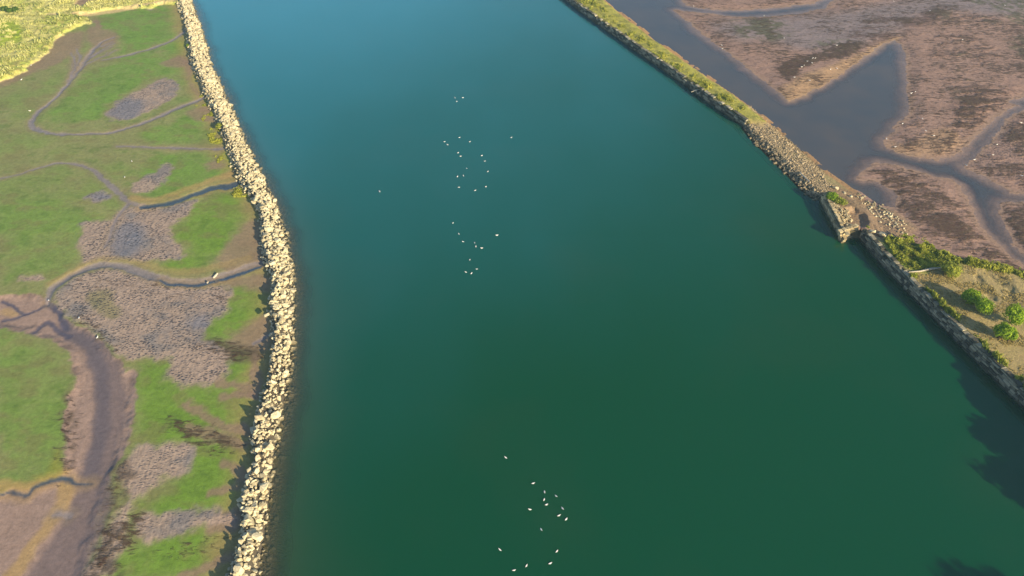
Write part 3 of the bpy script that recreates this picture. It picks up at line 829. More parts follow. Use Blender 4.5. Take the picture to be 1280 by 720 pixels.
def breakwater():
    r = np.random.default_rng(5)
    P, S = [], []
    def prof(w):       # w: 0 at the river edge, 1 at the crest; beyond 1: metres landward
        return np.interp(w, [-.5, 0, .25, .6, .95, 1.1, 1.35], [-.9, -.12, .95, 1.9, 2.5, 1.7, .5])
    y = 40.0
    while y < 360:
        xe, xc = float(XE(y)), float(XC(y)); wdt = xe - xc
        # bend of the bank: step along Y shortened where it slants
        slope = abs(float(XE(y + 1) - XE(y - 1))) / 2
        stepy = .56 / math.hypot(1, slope)
        w = -.32
        while w < 1.3:
            ww = w + r.normal(0, .06)
            big = vnoise(np.array([y * .12]), np.array([w * 2.0]), 301)[0]
            s = float(np.clip(r.lognormal(-.82, .42), .18, 1.15)) * (.72 + .5 * big)
            if w > 1.05: s *= .85
            if w < 0: s *= .75
            x = xe - ww * wdt + r.normal(0, .15)
            bump = fbm(np.array([x * .25]), np.array([y * .25]), 311, 3)[0] * .45 + fbm(np.array([x * .9]), np.array([y * .9]), 317, 2)[0] * .3
            z = float(prof(ww)) + (bump * 1.25 + r.normal(0, .13)) * (1 if w > .1 else .25) - s * .15
            P.append((x, y + r.normal(0, .2), z)); S.append(s)
            w += (.64 if s < .8 else .9) / max(wdt, 3)
        y += stepy
    # singled-out tall blocks along the crest
    for px, py, s in [(345,376,1.5),(338,560,1.25),(315,650,1.7),(312,640,1.2),(322,672,1.3),(335,255,1.1),(347,300,1.3),(344,330,1.2),(356,345,1.2),(340,478,1.3),(330,610,1.3),(299,713,1.4),(334,395,.9),(290,170,1.2),(262,100,1.3),(252,62,1.1),(302,212,1.3),(320,250,1.3),(352,402,1.2),(350,450,1.2),(345,520,1.25)]:
        p = U(px, py, 1.9); P.append((p[0], p[1], 2.2)); S.append(s * .85)
    P = np.array(P); S = np.array(S)
    d = np.sqrt(P[:, 0] ** 2 + P[:, 1] ** 2 + CAM_H ** 2)
    vis = (P[:, 2] > .25) & (P[:, 1] > 62) & (np.abs(P[:, 0]) < 500)
    # only stones inside the photograph
    dz = P[:, 1] * CP + (CAM_H - P[:, 2]) * SP
    py = 360 + F * ((CAM_H - P[:, 2]) * CP - P[:, 1] * SP) / dz
    vis &= (py < 716) & (py > 4)
    score = np.where(vis, S / d, 0)
    order = np.argsort(-score)
    bigi = order[:295]; rest = order[295:]
    PX = 640 + F * P[:, 0] / dz
    def lab(i):
        q = py[i]
        lens = ('beside the vivid green algae near the bottom' if q > 600 else 'above the muddy strips of the lower flat' if q > 500 else 'beside the wide bend of the bank' if q > 380 else 'where the two creeks meet the bank' if q > 220 else 'on the far straight stretch')
        return 'large pale cream boulder of the breakwater, ' + lens
    stone_objs('boulder', P[bigi], S[bigi], M_rock_o, r, [lab(i) for i in bigi], 'boulder', 'boulders of the left breakwater')
    o = stone_field('rock_rubble', P[rest], S[rest], M_rock_a, r)
    tag(o, 'pale cream rock rubble heaped along the left bank of the river', 'rubble', kind='stuff')
    # mound under the stones
    ys = np.arange(38, 362, .8); ws = np.array([-.6, -.2, 0, .25, .6, .95, 1.1, 1.35, 1.6])
    X = XE(ys)[:, None] - ws[None] * (XE(ys) - XC(ys))[:, None]; Y = np.repeat(ys[:, None], len(ws), 1)
    Z = np.repeat((prof(ws) - .42)[None], len(ys), 0) + fbm(X * .4, Y * .4, 321, 2) * .15
    o = mesh_np('rubble_mound', np.stack([X.ravel(), Y.ravel(), Z.ravel()], -1), grid_faces(*X.shape), M_core)
    tag(o, kind='structure')
breakwater()

# ------------------------------------------------------------------ masonry
BOX = np.array([[-1,-1,-1],[1,-1,-1],[1,1,-1],[-1,1,-1],[-1,-1,1],[1,-1,1],[1,1,1],[-1,1,1]], float) * .5
BF = np.array([[0,3,2,1],[4,5,6,7],[0,1,5,4],[1,2,6,5],[2,3,7,6],[3,0,4,7]])
class Blocks:
    def __init__(s): s.V = []; s.F = []; s.S = []; s.n = 0
    def add(s, c, t, nrm, l, w, h, r, jit=.04, yaw=0.):
        t = np.array([*t, 0.]); nv = np.array([*nrm, 0.])
        if yaw:
            ca, sa = math.cos(yaw), math.sin(yaw); t, nv = t * ca + nv * sa, nv * ca - t * sa
        B = BOX.copy() * [l, w, h]
        # slightly narrowed, uneven top: worn edges
        B += r.normal(0, jit, B.shape)
        v = B[:, :1] * t[None] + B[:, 1:2] * nv[None] + B[:, 2:3] * np.array([[0, 0, 1.]]) + np.array(c)[None]
        s.V.append(v); s.F.append(BF + s.n); s.S.append(np.full(8, r.random())); s.n += 8
    def build(s, name, mat, parent=None):
        o = mesh_np(name, np.vstack(s.V), np.vstack(s.F), mat, parent=parent)
        attr_f(o, 'shade', np.concatenate(s.S)); return o

def masonry(pts, z0, z1, r, course=.42, blen=(.7, 1.5), thick=.9, batter=.10, inward=1, ragged=0.0, back=True):
    """courses of stone blocks along a polyline whose points are the foot of the outer face"""
    mb = Blocks(); cop = Blocks()
    for a, b in zip(pts[:-1], pts[1:]):
        a = np.array(a); b = np.array(b); L = np.linalg.norm(b - a); t = (b - a) / L; nv = np.array([t[1], -t[0]]) * -inward
        k = 0; z = z0
        while z < z1 - .05:
            h = min(course * r.uniform(.9, 1.1), z1 - z)
            s = -r.uniform(0, .6)
            while s < L:
                l = r.uniform(*blen); off = (z - z0) * batter + r.normal(0, .06)
                e = min(s + l, L + .05); s0 = max(s, 0)
                if e - s0 > .15 and not (ragged and z > z1 - .9 and vnoise(np.array([s * .25 + a[0]]), np.array([z]), 401)[0] < ragged):
                    c = a + t * (s0 + e) / 2 + nv * (thick / 2 + off)
                    mb.add((c[0], c[1], z + h / 2), t, nv, e - s0 - .12, thick, h - .07, r, .035)
                s += l
            z += h
        s = 0
        while s < L:
            l = r.uniform(.9, 1.7); e = min(s + l, L)
            if e - s > .3 and r.random() > .04 + ragged * .5:
                c = a + t * (s + e) / 2 + nv * (thick / 2 + (z1 - z0) * batter - .03)
                cop.add((c[0], c[1], z1 + .16 + r.normal(0, .06)), t, nv, e - s - .14, thick + .12, .34, r, .05, r.normal(0, .04))
            s += l
    return mb, cop

rw_ = np.random.default_rng(17)
def wall_thing(label, pts, z1, mat, name='stone_wall', **kw):
    e = bpy.data.objects.new(name, None); e.location = (pts[0][0], pts[0][1], 0); col.objects.link(e)
    tag(e, label, 'wall')
    mb, cop = masonry(pts, -.9, z1, rw_, **kw)
    for nm, b in (('masonry', mb), ('coping', cop)):
        o = b.build(nm, mat); o.data.transform(__import__('mathutils').Matrix.Translation((-pts[0][0], -pts[0][1], 0))); o.parent = e
    return e
# orientation: inland is on the right-hand side when walking from far to near -> inward sign found from geometry
def inw(pts):
    a, b = np.array(pts[0]), np.array(pts[-1]); t = (b - a) / np.linalg.norm(b - a); nv = np.array([t[1], -t[0]])
    return 1 if (-nv)[0] > 0 else -1
far_wall = [tuple(p) for p in resample(wU, 40)]
wall_thing('long grey stone river wall with grass along its top, upper right', far_wall, 2.3, M_wall, inward=inw(far_wall), ragged=.42, batter=.22, course=.55, blen=(.9, 2.0))
near_wall = [tuple(p) for p in resample(np.vstack([wD, riverR[-2:-1], riverR[-2:-1] * .85 + riverR[-1:] * .15]), 50)]
wall_thing('tall dark coursed stone quay wall below the dry field with round shrubs', near_wall, 2.9, M_wall, inward=inw(near_wall), ragged=.15, course=.58, blen=(.9, 1.9), batter=.2)

# ruined pier head: outer face, end face, low inner face
pe = bpy.data.objects.new('ruined_pier', None); col.objects.link(pe); pe.location = (wP[0][0], wP[0][1], 0)
tag(pe, 'ruined triangular stone pier head jutting out between rubble causeway and quay wall', 'pier')
TM = __import__('mathutils').Matrix.Translation((-wP[0][0], -wP[0][1], 0))
o1 = [tuple(p) for p in resample(wP, 5)]
mb, cop = masonry(o1, -.9, 2.3, rw_, inward=inw(o1), course=.6, blen=(1.0, 1.9), thick=.7, batter=.26, ragged=.3)
for v_, f_, s_ in zip(cop.V, cop.F, cop.S):
    mb.V.append(v_); mb.F.append(BF + mb.n); mb.S.append(s_); mb.n += 8
for nm, b in (('outer_face', mb),):
    o = b.build(nm, M_pier); o.data.transform(TM); o.parent = pe
o2 = [tuple(wP[1] + np.array([.1, 0])), tuple(wQ[1] + np.array([.9, .5]))]
mb, cop = masonry(o2, -.9, 2.4, rw_, inward=1, course=.5, blen=(.9, 1.7), thick=.9, batter=.42, ragged=.1)
for v_, f_, s_ in zip(cop.V, cop.F, cop.S):
    mb.V.append(v_); mb.F.append(BF + mb.n); mb.S.append(s_); mb.n += 8
for nm, b in (('end_face', mb),):
    o = b.build(nm, M_pier); o.data.transform(TM); o.parent = pe
# loose blocks on the pier top
lb = Blocks()
for k in range(170):
    t_ = rw_.random(); s_ = rw_.random()
    px = 1029 + 28 * t_ + 16 * s_ * t_ ** .7 + rw_.normal(0, 1); py = 246 + 41 * t_ - 9 * s_ * t_ + rw_.normal(0, .8)
    if 1061 < px < 1079 and 266 < py < 281: continue
    p = U(px, py, 2.2); a = rw_.uniform(0, 3.14)
    lb.add((p[0] + .6, p[1], 2.35 + rw_.uniform(-.25, .15)), (math.cos(a), math.sin(a)), (-math.sin(a), math.cos(a)), rw_.uniform(.3, .9), rw_.uniform(.25, .55), rw_.uniform(.2, .45), rw_, .07)
o = lb.build('loose_blocks', M_pier); o.data.transform(TM); o.parent = pe; o['kind'] = 'stuff'

# ------------------------------------------------------------------ rubble causeway
def hR(x, y):
    """height of the right terrain by nearest grid vertex"""
    m = (np.abs(XR_ - x) < 1.2) & (np.abs(YR_ - y) < 1.2)
    if not m.any(): return 0.
    i = np.argmin((XR_[m] - x) ** 2 + (YR_[m] - y) ** 2)
    return float(HR_[m][i])
def causeway():
    r = np.random.default_rng(23)
    A = resample(wR, 60); B = resample(W([(936,131),(956,149),(985,173),(1014,199),(1033,217),(1052,232)], .1), 60)
    P, S = [], []
    for k in range(6500):
        s = r.random() * 59; i = int(s); f = s - i; j = min(i + 1, 59)
        a = A[i] * (1 - f) + A[j] * f; b = B[i] * (1 - f) + B[j] * f
        w = r.beta(1.0, 1.15) * 1.12 - .08
        p = a * (1 - w) + b * w + r.normal(0, .15, 2)
        sz = float(np.clip(r.lognormal(-1.9, .5), .08, .6)) * (1.35 if w < .25 else 1)
        L = np.linalg.norm(b - a)
        z = min(1.25, max(w, -.1) * L * .42, (1 - w) * L * .3 + .05)
        P.append((p[0], p[1], z - sz * .1)); S.append(sz)
    P = np.array(P); S = np.array(S)
    o = stone_field('stone_rubble', P, S, M_rub_a, r, .4)
    tag(o, 'loose grey brown rubble covering the broken causeway', 'rubble', kind='stuff')
    # larger stones tumbled along its water edge
    Pb, Sb = [], []
    for k in range(64):
        s = (k + r.random()) / 64 * 59; i = int(s); f = s - i; j = min(i + 1, 59)
        a = A[i] * (1 - f) + A[j] * f; b = B[i] * (1 - f) + B[j] * f
        w = r.uniform(-.10, .18); p = a * (1 - w) + b * w
        sz = r.uniform(.38, .72); Pb.append((p[0], p[1], .05 + max(w, 0) * 3 )); Sb.append(sz)
    stone_objs('waterside_stone', np.array(Pb), np.array(Sb), M_rub_o, r, 'grey stone tumbled at the river edge of the rubble causeway', 'stone', 'stones at the foot of the causeway')
    # beach behind the pier: scattered stones
    Pb, Sb = [], []
    while len(Pb) < 120:
        px = r.uniform(1070, 1140); py = r.uniform(240, 306)
        c = (px - 1103) / 30, (py - 268 - (px - 1103) * .75) / 12
        if c[0] ** 2 + c[1] ** 2 > 1.5 * r.random(): continue
        p = U(px, py, .4); Pb.append((p[0], p[1], hR(*p) + .1)); Sb.append(float(np.clip(r.lognormal(-1.1, .3), .18, .55)))
    stone_objs('beach_stone', np.array(Pb), np.array(Sb), M_rock_o, r, 'pale stone scattered on the muddy beach behind the ruined pier', 'stone', 'stones on the beach behind the pier')
    # bigger single slabs
    for px, py, s, lb_ in [(1044,236,1.0,'large pale slab beside the bush where causeway meets pier'), (1091,289,1.0,'pale boulder at the start of the quay wall, left of its shadowed neighbour'), (1103,292,1.15,'large rounded pale boulder on the beach above the quay wall end'),
                           (1056,241,.7,'pale stone just right of the causeway bush'), (1064,245,.7,'low grey stone on the sand above the pier court')]:
        p = U(px, py, 1.2); z = hR(*p)
        stone_objs('boulder', np.array([(p[0], p[1], z + s * .25)]), np.array([s]), M_rock_o, r, lb_, 'boulder', None, .2)
causeway()

# ------------------------------------------------------------------ foliage
def leaf_cloud(name, P, Nn, size, mat, r, parent=None, shade=None):
    """one quad leaf-clump per point, facing roughly along Nn"""
    n = len(P)
    a = r.normal(0, 1, (n, 3)); Nn = Nn + a * .35; Nn /= np.linalg.norm(Nn, axis=1)[:, None]
    h = r.normal(0, 1, (n, 3)); T = np.cross(Nn, h); T /= np.linalg.norm(T, axis=1)[:, None] + 1e-9; B = np.cross(Nn, T)
    s = (size * r.uniform(.6, 1.3, n))[:, None]
    V = np.stack([P - T * s - B * s * .6, P + T * s * .9 - B * s * .45 + Nn * s * .2, P + T * s * .8 + B * s * .6, P - T * s * .7 + B * s * .55 - Nn * s * .15], 1).reshape(-1, 3)
    o = mesh_np(name, V, np.arange(4 * n).reshape(-1, 4), mat, parent=parent)
    attr_f(o, 'shade', np.repeat(r.random(n) if shade is None else shade, 4))
    return o

def taper_tube(pts, rad, seg=7):
    V, Fc = [], []
    pts = [Vector(p) for p in pts]
    for i, p in enumerate(pts):
        d = (pts[min(i + 1, len(pts) - 1)] - pts[max(i - 1, 0)]).normalized()
        u = d.orthogonal().normalized(); w = d.cross(u)
        for k in range(seg):
            a = 2 * math.pi * k / seg
            V.append((p + (u * math.cos(a) + w * math.sin(a)) * rad[i])[:])
    for i in range(len(pts) - 1):
        for k in range(seg):
            k2 = (k + 1) % seg
            Fc.append((i * seg + k, i * seg + k2, (i + 1) * seg + k2, (i + 1) * seg + k))
    return np.array(V), np.array(Fc)
def tubes(name, lst, mat, parent=None):
    Vs, Fs, off = [], [], 0
    for pts, rad in lst:
        V, Fc = taper_tube(pts, rad); Vs.append(V); Fs.append(Fc + off); off += len(V)
    return mesh_np(name, np.vstack(Vs), np.vstack(Fs), mat, True, parent)

def plant(name, label, cat, x, y, z, height, radius, lobes, mat, r, n=2600, leaf=.2, group=None, trunk_h=.35, squash=1.0):
    e = bpy.data.objects.new(name, None); e.location = (x, y, z); col.objects.link(e)
    tag(e, label, cat, group)
    cs = []
    for k in range(lobes):
        a = k * 2.4 + r.uniform(-.3, .3); d = radius * (.48 if k else .0) * r.uniform(.6, 1.15)
        zc = height * r.uniform(.42, .72) if k else height * .62
        cs.append((d * math.cos(a), d * math.sin(a), zc, radius * r.uniform(.42, .66)))
    P, Q = [], []
    per = n // lobes
    for (cx, cy, cz, cr) in cs:
        v = r.normal(0, 1, (per, 3)); v /= np.linalg.norm(v, axis=1)[:, None]
        rad = cr * (r.random(per) ** .35) * (1 + .22 * fbm(v[:, 0] * 2.2 + cx, v[:, 1] * 2.2 + v[:, 2] * 1.7 + cy, 501, 2))
        hh = min(cr * squash * height / (radius * 1.5), height - cz + .1)
        p = v * rad[:, None] * np.array([1, 1, max(hh / cr, .6)])
        P.append(p + [cx, cy, cz]); Q.append(v)
    P = np.vstack(P); Q = np.vstack(Q); k = P[:, 2] > .08; P = P[k]; Q = Q[k]
    # trunk and limbs
    l = [([(0, 0, -.2), (.03, .02, height * trunk_h), (0, .05, height * .62)], [.07 * height ** .9, .05 * height ** .9, .02 * height])]
    for (cx, cy, cz, cr) in cs[1:]:
        l.append(([(0, 0, height * trunk_h * .7), (cx * .55, cy * .55, cz * .75), (cx, cy, cz + cr * .3)], [.035 * height ** .9, .025 * height ** .8, .01 * height]))
    tubes('trunk', l, M_bark, e)
    leaf_cloud('crown', P, Q, leaf, mat, r, e)
    return e
rp = np.random.default_rng(31)
shrubs = [
    (1213,370,4.0,2.0,6,'small bright green round shrub, uppermost of the pair nearest the quay wall',M_leaf),
    (1230,383,4.2,2.4,8,'bright green two lobed shrub touching the smaller shrub above it, mid field',M_leaf),
    (1270,394,5.0,2.7,8,'large bright green shrub cut by the right edge of the field',M_leaf),
    (1253,414,4.0,2.1,6,'bright green rounded shrub lowest on the dry field, left lobe darker',M_leaf),
    (1264,419,3.4,1.7,5,'small yellow green shrub tucked right of the lowest shrub on the field',M_leaf),
    (1190,337,3.4,2.7,8,'broad yellow green bush at the end of the pale log above the dry field',M_leaf_y)]
for px, py, h, rd, lo, lab, mt in shrubs:
    p = U(px, py, ZF + h * .5); plant('shrub', lab, 'shrub', p[0], p[1], ZF - .05, h, rd, lo, mt, rp, 3000 if rd > 1.9 else 1800, .17)
p = U(1046, 250, 2.6); plant('bush', 'bright green bush growing on top of the ruined pier near the causeway', 'bush', p[0] - .9, p[1] + 1.2, 1.8, 1.9, 1.9, 6, M_leaf, rp, 2200, .17)
plant('bush', 'yellow tipped bush lower on the ruined pier, against the dark court', 'bush', p[0] + .7, p[1] - 1.0, 1.8, 1.7, 1.7, 6, M_leaf_y, rp, 1300, .14)
p = U(236, 58, 1.0); plant('bush', 'tiny vivid green bush against the far left breakwater rocks', 'bush', p[0], p[1], .6, 1.3, 1.1, 4, M_leaf, rp, 700, .16)
p = U(275, 160, 1.0); plant('bush', 'low grey green bush casting shadow beside the left breakwater', 'bush', p[0], p[1], .6, 1.8, 1.3, 4, M_leaf_y, rp, 900, .16)
p = U(279, 152, 1.0); plant('bush', 'small dark green bush touching the breakwater rocks above the grey green one', 'bush', p[0], p[1], .6, 1.2, .8, 3, M_leaf, rp, 500, .14)

def low_plants(name, label, cat, P, h, mat, r, blade=.22, spread=1.0, shade=None):
    """ground cover: upright blades and leaf clumps at the given feet (n x 3)"""
    n = len(P)
    hh = h * r.uniform(.5, 1.2, n)
    Q = P.copy(); Q[:, 2] += hh * .5
    a = r.uniform(0, 2 * math.pi, n); T = np.stack([np.cos(a), np.sin(a), a * 0], -1)
    up = np.stack([r.normal(0, .45, n), r.normal(0, .45, n), np.ones(n)], -1); up /= np.linalg.norm(up, axis=1)[:, None]
    s = (blade * r.uniform(.6, 1.3, n))[:, None]; H2 = hh[:, None] * .5
    V = np.stack([Q - T * s - up * H2, Q + T * s - up * H2, Q + T * s * .5 + up * H2, Q - T * s * .5 + up * H2], 1).reshape(-1, 3)
    o = mesh_np(name, V, np.arange(4 * n).reshape(-1, 4), mat)
    attr_f(o, 'shade', np.repeat(np.clip((r.random(n) if shade is None else shade + r.normal(0, .15, n)), 0, 1), 4))
    tag(o, label, cat, kind='stuff')
    return o
def on_right(P2):
    from_ = np.array([hR(x, y) for x, y in P2]); return from_

def veg_right():
    r = np.random.default_rng(41)
    # grass and scrub on the walled spit: heights follow the spit profile
    A = resample(wU, 200); B = resample(W([(700,-60),(759,0),(780,19),(801,35),(826,54),(847,69),(867,83),(887,97),(918,117),(933,128)], .1), 200)
    n = 12000
    s = r.random(n) * 199; i = s.astype(int); j = np.minimum(i + 1, 199); f = (s - i)[:, None]
    a = A[i] * (1 - f) + A[j] * f; b = B[i] * (1 - f) + B[j] * f
    w = r.uniform(.14, .55, n); L = np.linalg.norm(b - a, axis=1)
    p = a + (b - a) * w[:, None]
    z = np.minimum(2.3, (1 - w) * L * .5)
    cl = fbm(p[:, 0] * .35, p[:, 1] * .35, 601, 3)
    cl2 = fbm(p[:, 0] * 1.2, p[:, 1] * 1.2, 607, 2)
    hgt = .22 + .6 * ss(.0, .5, cl) * (w < .5)
    keep = (cl2 + cl > .0)
    P = np.stack([p[:, 0], p[:, 1], z - .05], -1)[keep]
    low_plants('spit_grass', 'yellow green grass and scrub along the top of the far river wall', 'grass', P, hgt[keep], M_grass, r, .2, shade=(.45 + .5 * cl2 + .2 * (w - .4))[keep])
    # scrub at the head of the field
    poly = W([(1104,298),(1130,300),(1165,310),(1190,322),(1200,330),(1180,333),(1162,334),(1150,338),(1136,334),(1118,320)], ZF)
    lo, hi = poly.min(0), poly.max(0); q = r.uniform(lo, hi, (16000, 2)); d = sdf(q[:, 0], q[:, 1], poly)
    q = q[d > -.3 + .8 * fbm(q[:, 0] * .5, q[:, 1] * .5, 611, 3)][:9000]
    cl = fbm(q[:, 0] * .5, q[:, 1] * .5, 613, 3)
    P = np.stack([q[:, 0], q[:, 1], np.full(len(q), ZF - .1)], -1)
    low_plants('scrub', 'dense green and yellow scrub at the head of the dry field', 'scrub', P, .25 + .75 * ss(-.2, .5, cl), M_leaf_y, r, .2, shade=.5 + .7 * cl)
    # hedge band on the mud side of the field
    E = resample(W([(1112,300),(1140,298),(1168,310),(1195,324),(1230,331),(1262,338),(1300,348)], ZF), 200)
    k = r.random(9000) * 199; i = k.astype(int)
    p = E[i] + r.normal(0, .7, (len(i), 2)); cl = fbm(p[:, 0] * .4, p[:, 1] * .4, 617, 3)
    keep = cl > -.05
    P = np.stack([p[:, 0], p[:, 1], np.full(len(p), ZF - .4)], -1)[keep]
    low_plants('hedge', 'ragged green hedge between the dry field and the mudflat', 'hedge', P, (.4 + .8 * ss(-.1, .5, cl))[keep], M_leaf_y, r, .2, shade=(.5 + .6 * cl)[keep])
    # weeds along the quay wall
    E = resample(wD[:-1] , 300)
    k = r.random(5200) * 299; i = k.astype(int)
    p = E[i] + np.array([1.9, .5]) + r.normal(0, .35, (len(i), 2)); cl = fbm(p[:, 0] * .5, p[:, 1] * .5, 619, 3)
    keep = cl > .05
    P = np.stack([p[:, 0], p[:, 1], np.full(len(p), ZF - .1)], -1)[keep]
    low_plants('wall_weeds', 'patchy weeds growing behind the coping of the quay wall', 'weeds', P, (.3 + 1.1 * ss(.05, .5, cl))[keep], M_leaf_y, r, .16, shade=(.3 + .5 * cl)[keep])
    # dry grass tufts over the field
    poly = np.vstack([wD[:7] + [2, 0], fieldE[::-1][1:]]); lo, hi = poly.min(0), poly.max(0)
    q = r.uniform(lo, hi, (30000, 2)); d = sdf(q[:, 0], q[:, 1], poly); c3 = fbm(q[:, 0] * .3, q[:, 1] * .3, 631, 3)
    q = q[(d > .5) & (c3 > -.1)]
    P = np.stack([q[:, 0], q[:, 1], np.full(len(q), ZF - .05)], -1)
    low_plants('dry_grass', 'short dry grass on the field above the quay wall', 'grass', P, .22, M_straw, r, .14)
veg_right()

def veg_left():
    r = np.random.default_rng(43)
    m = np.where((VL_ > .75) & (YL_ > 225) & (YL_ < 345) & (XL_ > -250))[0]
    i = r.choice(m, 60000)
    x = XL_[i] + r.normal(0, .2, len(i)); y = YL_[i] + r.normal(0, .2, len(i))
    c = fbm(x * .35, y * .5, 641, 3); c2 = fbm(x * .1, y * .12, 647, 3)
    k = c > .02
    P = np.stack([x, y, HL_[i] - .05], -1)[k]
    low_plants('marsh_grass', 'pale yellow and green tussock grass on the raised marsh bank', 'grass', P, (.25 + .75 * ss(0, .5, c))[k] * 1.15, M_marsh, r, .22, shade=(.5 + .5 * c2 + .3 * c)[k])
    # weeds at the landward foot of the breakwater
    m = np.where((XC(YL_) - XL_ > 1.6) & (XC(YL_) - XL_ < 6.0) & (YL_ > 170) & (YL_ < 232))[0]
    i = r.choice(m, 14000); x = XL_[i]; y = YL_[i]; c = fbm(x * .3, y * .3, 653, 3)
    k = c > .12
    P = np.stack([x, y, HL_[i] - .03], -1)[k]
    low_plants('shore_weeds', 'low yellow green weeds at the landward foot of the left breakwater', 'weeds', P, (.2 + .35 * ss(.1, .6, c))[k], M_leaf_y, r, .16, shade=(.5 + .5 * c)[k])
veg_left()
# dark shrubs of the marsh bank
for px, py, lb_ in [(5,12,'dark green bush at the far left edge of the marsh bank'), (12,14,'dark green bush second from the left edge on the marsh bank'), (19,13,'small dark bush ending the row on the marsh bank')]:
    p = U(px, py, 2); plant('bush', lb_, 'bush', p[0], p[1], 1.3, 1.8, 1.7, 4, M_tree, rp, 900, .22)
# tall trees beyond the frame whose shadows reach the water
for x, y, h, rd in [(113, 92, 5.5, 3.0), (114, 86, 6.5, 3.4), (115, 80, 7.0, 4.0), (119, 75, 9.0, 4.4), (117, 69, 9.8, 4.5), (122, 63, 11.5, 4.6), (117, 57, 11.0, 4.4), (120, 50, 11.0, 4.4), (114, 22, 18.0, 4.2), (121, 18, 19.0, 4.8)]:
    plant('tree', 'tall leafy tree on the bank whose shadow falls across the lower right water', 'tree', x, y, ZF - .2, h, rd, 12, M_tree, rp, 7000, .42, group='trees on the near right bank')

# ------------------------------------------------------------------ driftwood
def wood(label, pts, rad, extra=()):
    p0 = pts[0]
    l = [([tuple(np.array(q) - p0) for q in pp], rr) for pp, rr in ((pts, rad), *extra)]
    o = tubes('driftwood_log', l, M_drift); o.location = p0
    return tag(o, label, 'driftwood')
def G(px, py, z): p = U(px, py, z); return (float(p[0]), float(p[1]), z)
wood('long bleached log lying across the head of the dry field', [G(1136,340,ZF+.25), G(1150,339,ZF+.3), G(1164,336,ZF+.35), G(1177,335,ZF+.4)], [.12, .2, .3, .22])
wood('bleached log leaning across the wet creek near the left breakwater', [G(266.5,347.5,.55), G(269,345,.75), G(272,341.5,1.0)], [.25, .3, .2])
wood('short pale stump at the edge of the creek, left of the leaning log', [G(259,353.5,.55), G(260.5,352,.9)], [.22, .16])
wood('bleached branched driftwood hanging over the far river wall', [G(864,115,1.0), G(871,112.5,1.4), G(879,111,1.8), G(884,113,2.3)], [.1, .18, .2, .14],
     [([G(871,117.5,.9), G(877,114.5,1.4), G(886,114,1.9)], [.1, .2, .16]), ([G(879,111,1.8), G(881,114,1.8)], [.12, .1]), ([G(871,112.5,1.4), G(876,111,1.8)], [.08, .04])])
wood('weathered beam lying along the rubble of the causeway top', [G(1000,216,1.6), G(1012,227,1.6)], [.2, .18])

# ------------------------------------------------------------------ gulls
def gull_mesh(standing):
    """continuous body of a resting gull: bill, head, neck, breast, folded wings, tail"""
    st = [(.33, .20, .008, .008), (.285, .20, .02, .018), (.25, .205, .048, .045), (.21, .20, .055, .055), (.17, .165, .05, .055), (.12, .115, .085, .08), (.04, .085, .115, .095), (-.06, .085, .12, .09), (-.16, .095, .095, .065), (-.26, .105, .05, .035), (-.36, .11, .03, .012)]
    V, Fc = [], []; seg = 10
    for x, z, ry, rz in st:
        for k in range(seg):
            a = 2 * math.pi * k / seg; V.append((x, ry * math.cos(a), z + rz * math.sin(a)))
    for i in range(len(st) - 1):
        for k in range(seg):
            k2 = (k + 1) % seg; Fc.append((i * seg + k, i * seg + k2, (i + 1) * seg + k2, (i + 1) * seg + k))
    V = np.array(V)
    if standing: V[:, 2] += .12
    return V, np.array(Fc)
GW = gull_mesh(False); GS = gull_mesh(True)
M_bill = mat_plain('orange_bill', srgb(222, 150, 40), .5)
birds = {'W': None, 'S': None}
def gull(px, py, z, label, group, standing=False, sc_=1.0):
    key = 'S' if standing else 'W'
    p = U(px, py, z + .1)
    if birds[key] is None:
        V, Fc = GS if standing else GW
        o = mesh_np('gull', V, Fc, M_white, True)
        if standing:
            l = tubes('leg', [([(0, .04, -.0), (0, .04, .16)], [.012, .015])], M_bill, o); l2 = tubes('leg', [([(0, -.04, -.0), (0, -.04, .16)], [.012, .015])], M_bill, o)
        birds[key] = o
    else:
        o = birds[key].copy(); col.objects.link(o)
        for ch in birds[key].children:
            c = ch.copy(); col.objects.link(c); c.parent = o
    o.location = (p[0], p[1], z); o.rotation_euler = (0, 0, random.uniform(0, 6.28)); o.scale = (sc_ * random.uniform(.9, 1.12),) * 3
    tag(o, label, 'gull', group)
    return o
ORD = ['first', 'second', 'third', 'fourth', 'fifth', 'sixth', 'seventh', 'eighth', 'ninth', 'tenth', 'eleventh', 'twelfth', 'thirteenth', 'fourteenth', 'fifteenth', 'sixteenth', 'seventeenth', 'eighteenth', 'nineteenth', 'twentieth', 'twenty first', 'twenty second', 'twenty third', 'twenty fourth', 'twenty fifth', 'twenty sixth']
def flock(pts, zf, where, group, standing=False, axis=1, sc_=1.0):
    pts = sorted(pts, key=lambda q: q[axis])
    for i, q in enumerate(pts):
        n = ORD[i]
        word = 'from the top' if axis == 1 else 'from the left'
        lab = ('topmost' if axis == 1 else 'leftmost') if i == 0 else ('lowest' if axis == 1 else 'rightmost') if i == len(pts) - 1 else n + ' ' + word
        z = zf(*q) if callable(zf) else zf
        gull(q[0], q[1], z, 'white gull %s, %s' % (where, lab), group, standing, sc_)
far_ = [(568.8,122.3),(578.6,122),(570.9,126.8)]
upper = [(574.4,171.8),(555.7,177),(559.4,180.8),(587.4,177),(572.6,190.8),(575.7,195.2),(602.2,194.5),(606.1,201.3),(583.4,210.4),(609.9,214.2),(571.8,220.6),(579.3,219.6),(573.7,234),(607.3,233.3),(594,237.9)]
middle = [(566.2,278.7),(573.6,292.3),(578.7,302),(593.3,303.6),(594.8,308),(602,310),(587.2,324.8),(596,336.2),(582.2,340),(589.4,341.5)]
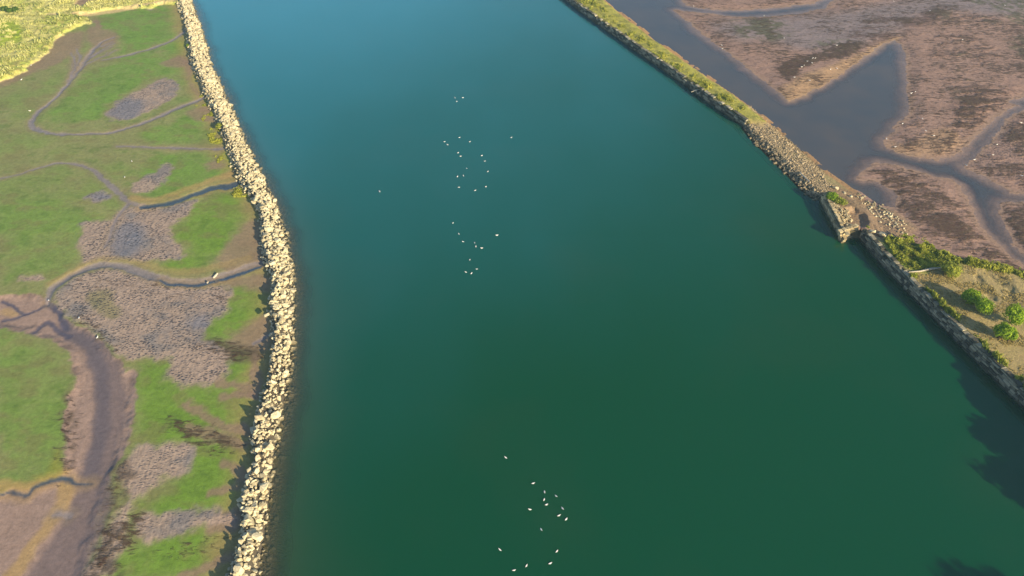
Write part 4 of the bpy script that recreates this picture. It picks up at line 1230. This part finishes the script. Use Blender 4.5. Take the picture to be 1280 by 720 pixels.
lower = [(666.7,604),(680.7,615.1),(695.3,620),(680,624.7),(682.9,630.7),(662.2,636.7),(703.3,635.6),(698.9,644.2),(707.6,649.1),(676.7,662)]
lowest = [(624.7,686.9),(696.2,688.9),(688,704),(658.2,706.9),(642.7,712.7)]
WZ = -.03
flock(far_, WZ, 'floating in the far trio on the river', 'gulls floating on the river', axis=0, sc_=1.1)
flock(upper, WZ, 'floating in the upper river flock of fifteen', 'gulls floating on the river')
flock(middle, WZ, 'floating in the middle river flock of ten', 'gulls floating on the river')
flock(lower, WZ, 'floating in the dense flock low in the river', 'gulls floating on the river')
flock(lowest, WZ, 'floating in the loose row nearest the viewer', 'gulls floating on the river', axis=0)
gull(632, 571.8, WZ, 'lone white gull floating just above the lowest river flocks', 'gulls floating on the river')
gull(639.3, 171.8, WZ, 'lone white gull floating right of the upper river flock', 'gulls floating on the river', sc_=1.0)
gull(621, 294, WZ, 'lone white gull floating right of the middle river flock', 'gulls floating on the river', sc_=1.15)
gull(474.5, 239.5, WZ, 'larger white gull floating alone between left breakwater and the flocks', 'gulls floating on the river', sc_=1.5)
def zR(px, py):
    p = U(px, py, .3); return max(hR(*p), 0.0)
def zL(px, py):
    p = U(px, py, .6); i = np.argmin((XL_ - p[0]) ** 2 + (YL_ - p[1]) ** 2); return float(HL_[i])
tri = [(867,8),(955,20),(902,57),(903,61),(980,48),(1046,57),(1038,87),(1046,86)]
weedb = [(1016,73),(1019,73),(1009,77),(1005,82),(1002,84),(1015,79),(993,97),(1012,101)]
east = [(1162,14),(1117,2),(1256,7),(1203,50),(1144,115),(1139,117),(1153,149),(1128,155),(1157,164),(1167,170),(1108,174),(1119,184)]
chan = [(1276,154),(1246,181),(1241,194),(1218,200),(1208,207),(1277,220)]
leftb = [(39,82),(27,100),(37.5,139),(156,222),(165,202),(61,376),(99,398),(122,422)]
GR = 'gulls standing on the right mudflat'
flock(tri, zR, 'standing on the triangular mudflat tip', GR, True, 0, 1.2)
flock(weedb, zR, 'standing along the dark weed bed edge', GR, True, 0, 1.2)
flock(east, zR, 'on the broad brown flat beyond the lagoon', GR, True, 0, 1.2)
flock(chan, zR, 'on the pebbly flat beside the curved channel', GR, True, 0, 1.2)
flock(leftb, zL, 'standing on the left tidal flat', 'gulls standing on the left flat', True, 1, 1.2)

# ------------------------------------------------------------------ air
hm = bpy.data.materials.new('haze'); hm.use_nodes = True
nt = hm.node_tree; nt.nodes.remove(nt.nodes['Principled BSDF'])
pv = nt.nodes.new('ShaderNodeVolumePrincipled')
pv.inputs['Color'].default_value = (.42, .74, 1.0, 1)
pv.inputs['Density'].default_value = .00018
nt.links.new(pv.outputs[0], nt.nodes['Material Output'].inputs['Volume'])
hv = np.array([[x, y, z] for z in (-4.8, 123) for x, y in ((-2200, -800), (2200, -800), (2200, 2200), (-2200, 2200))], float)
hz = mesh_np('haze', hv, [[0,3,2,1],[4,5,6,7],[0,1,5,4],[1,2,6,5],[2,3,7,6],[3,0,4,7]], hm)
tag(hz, kind='stuff')
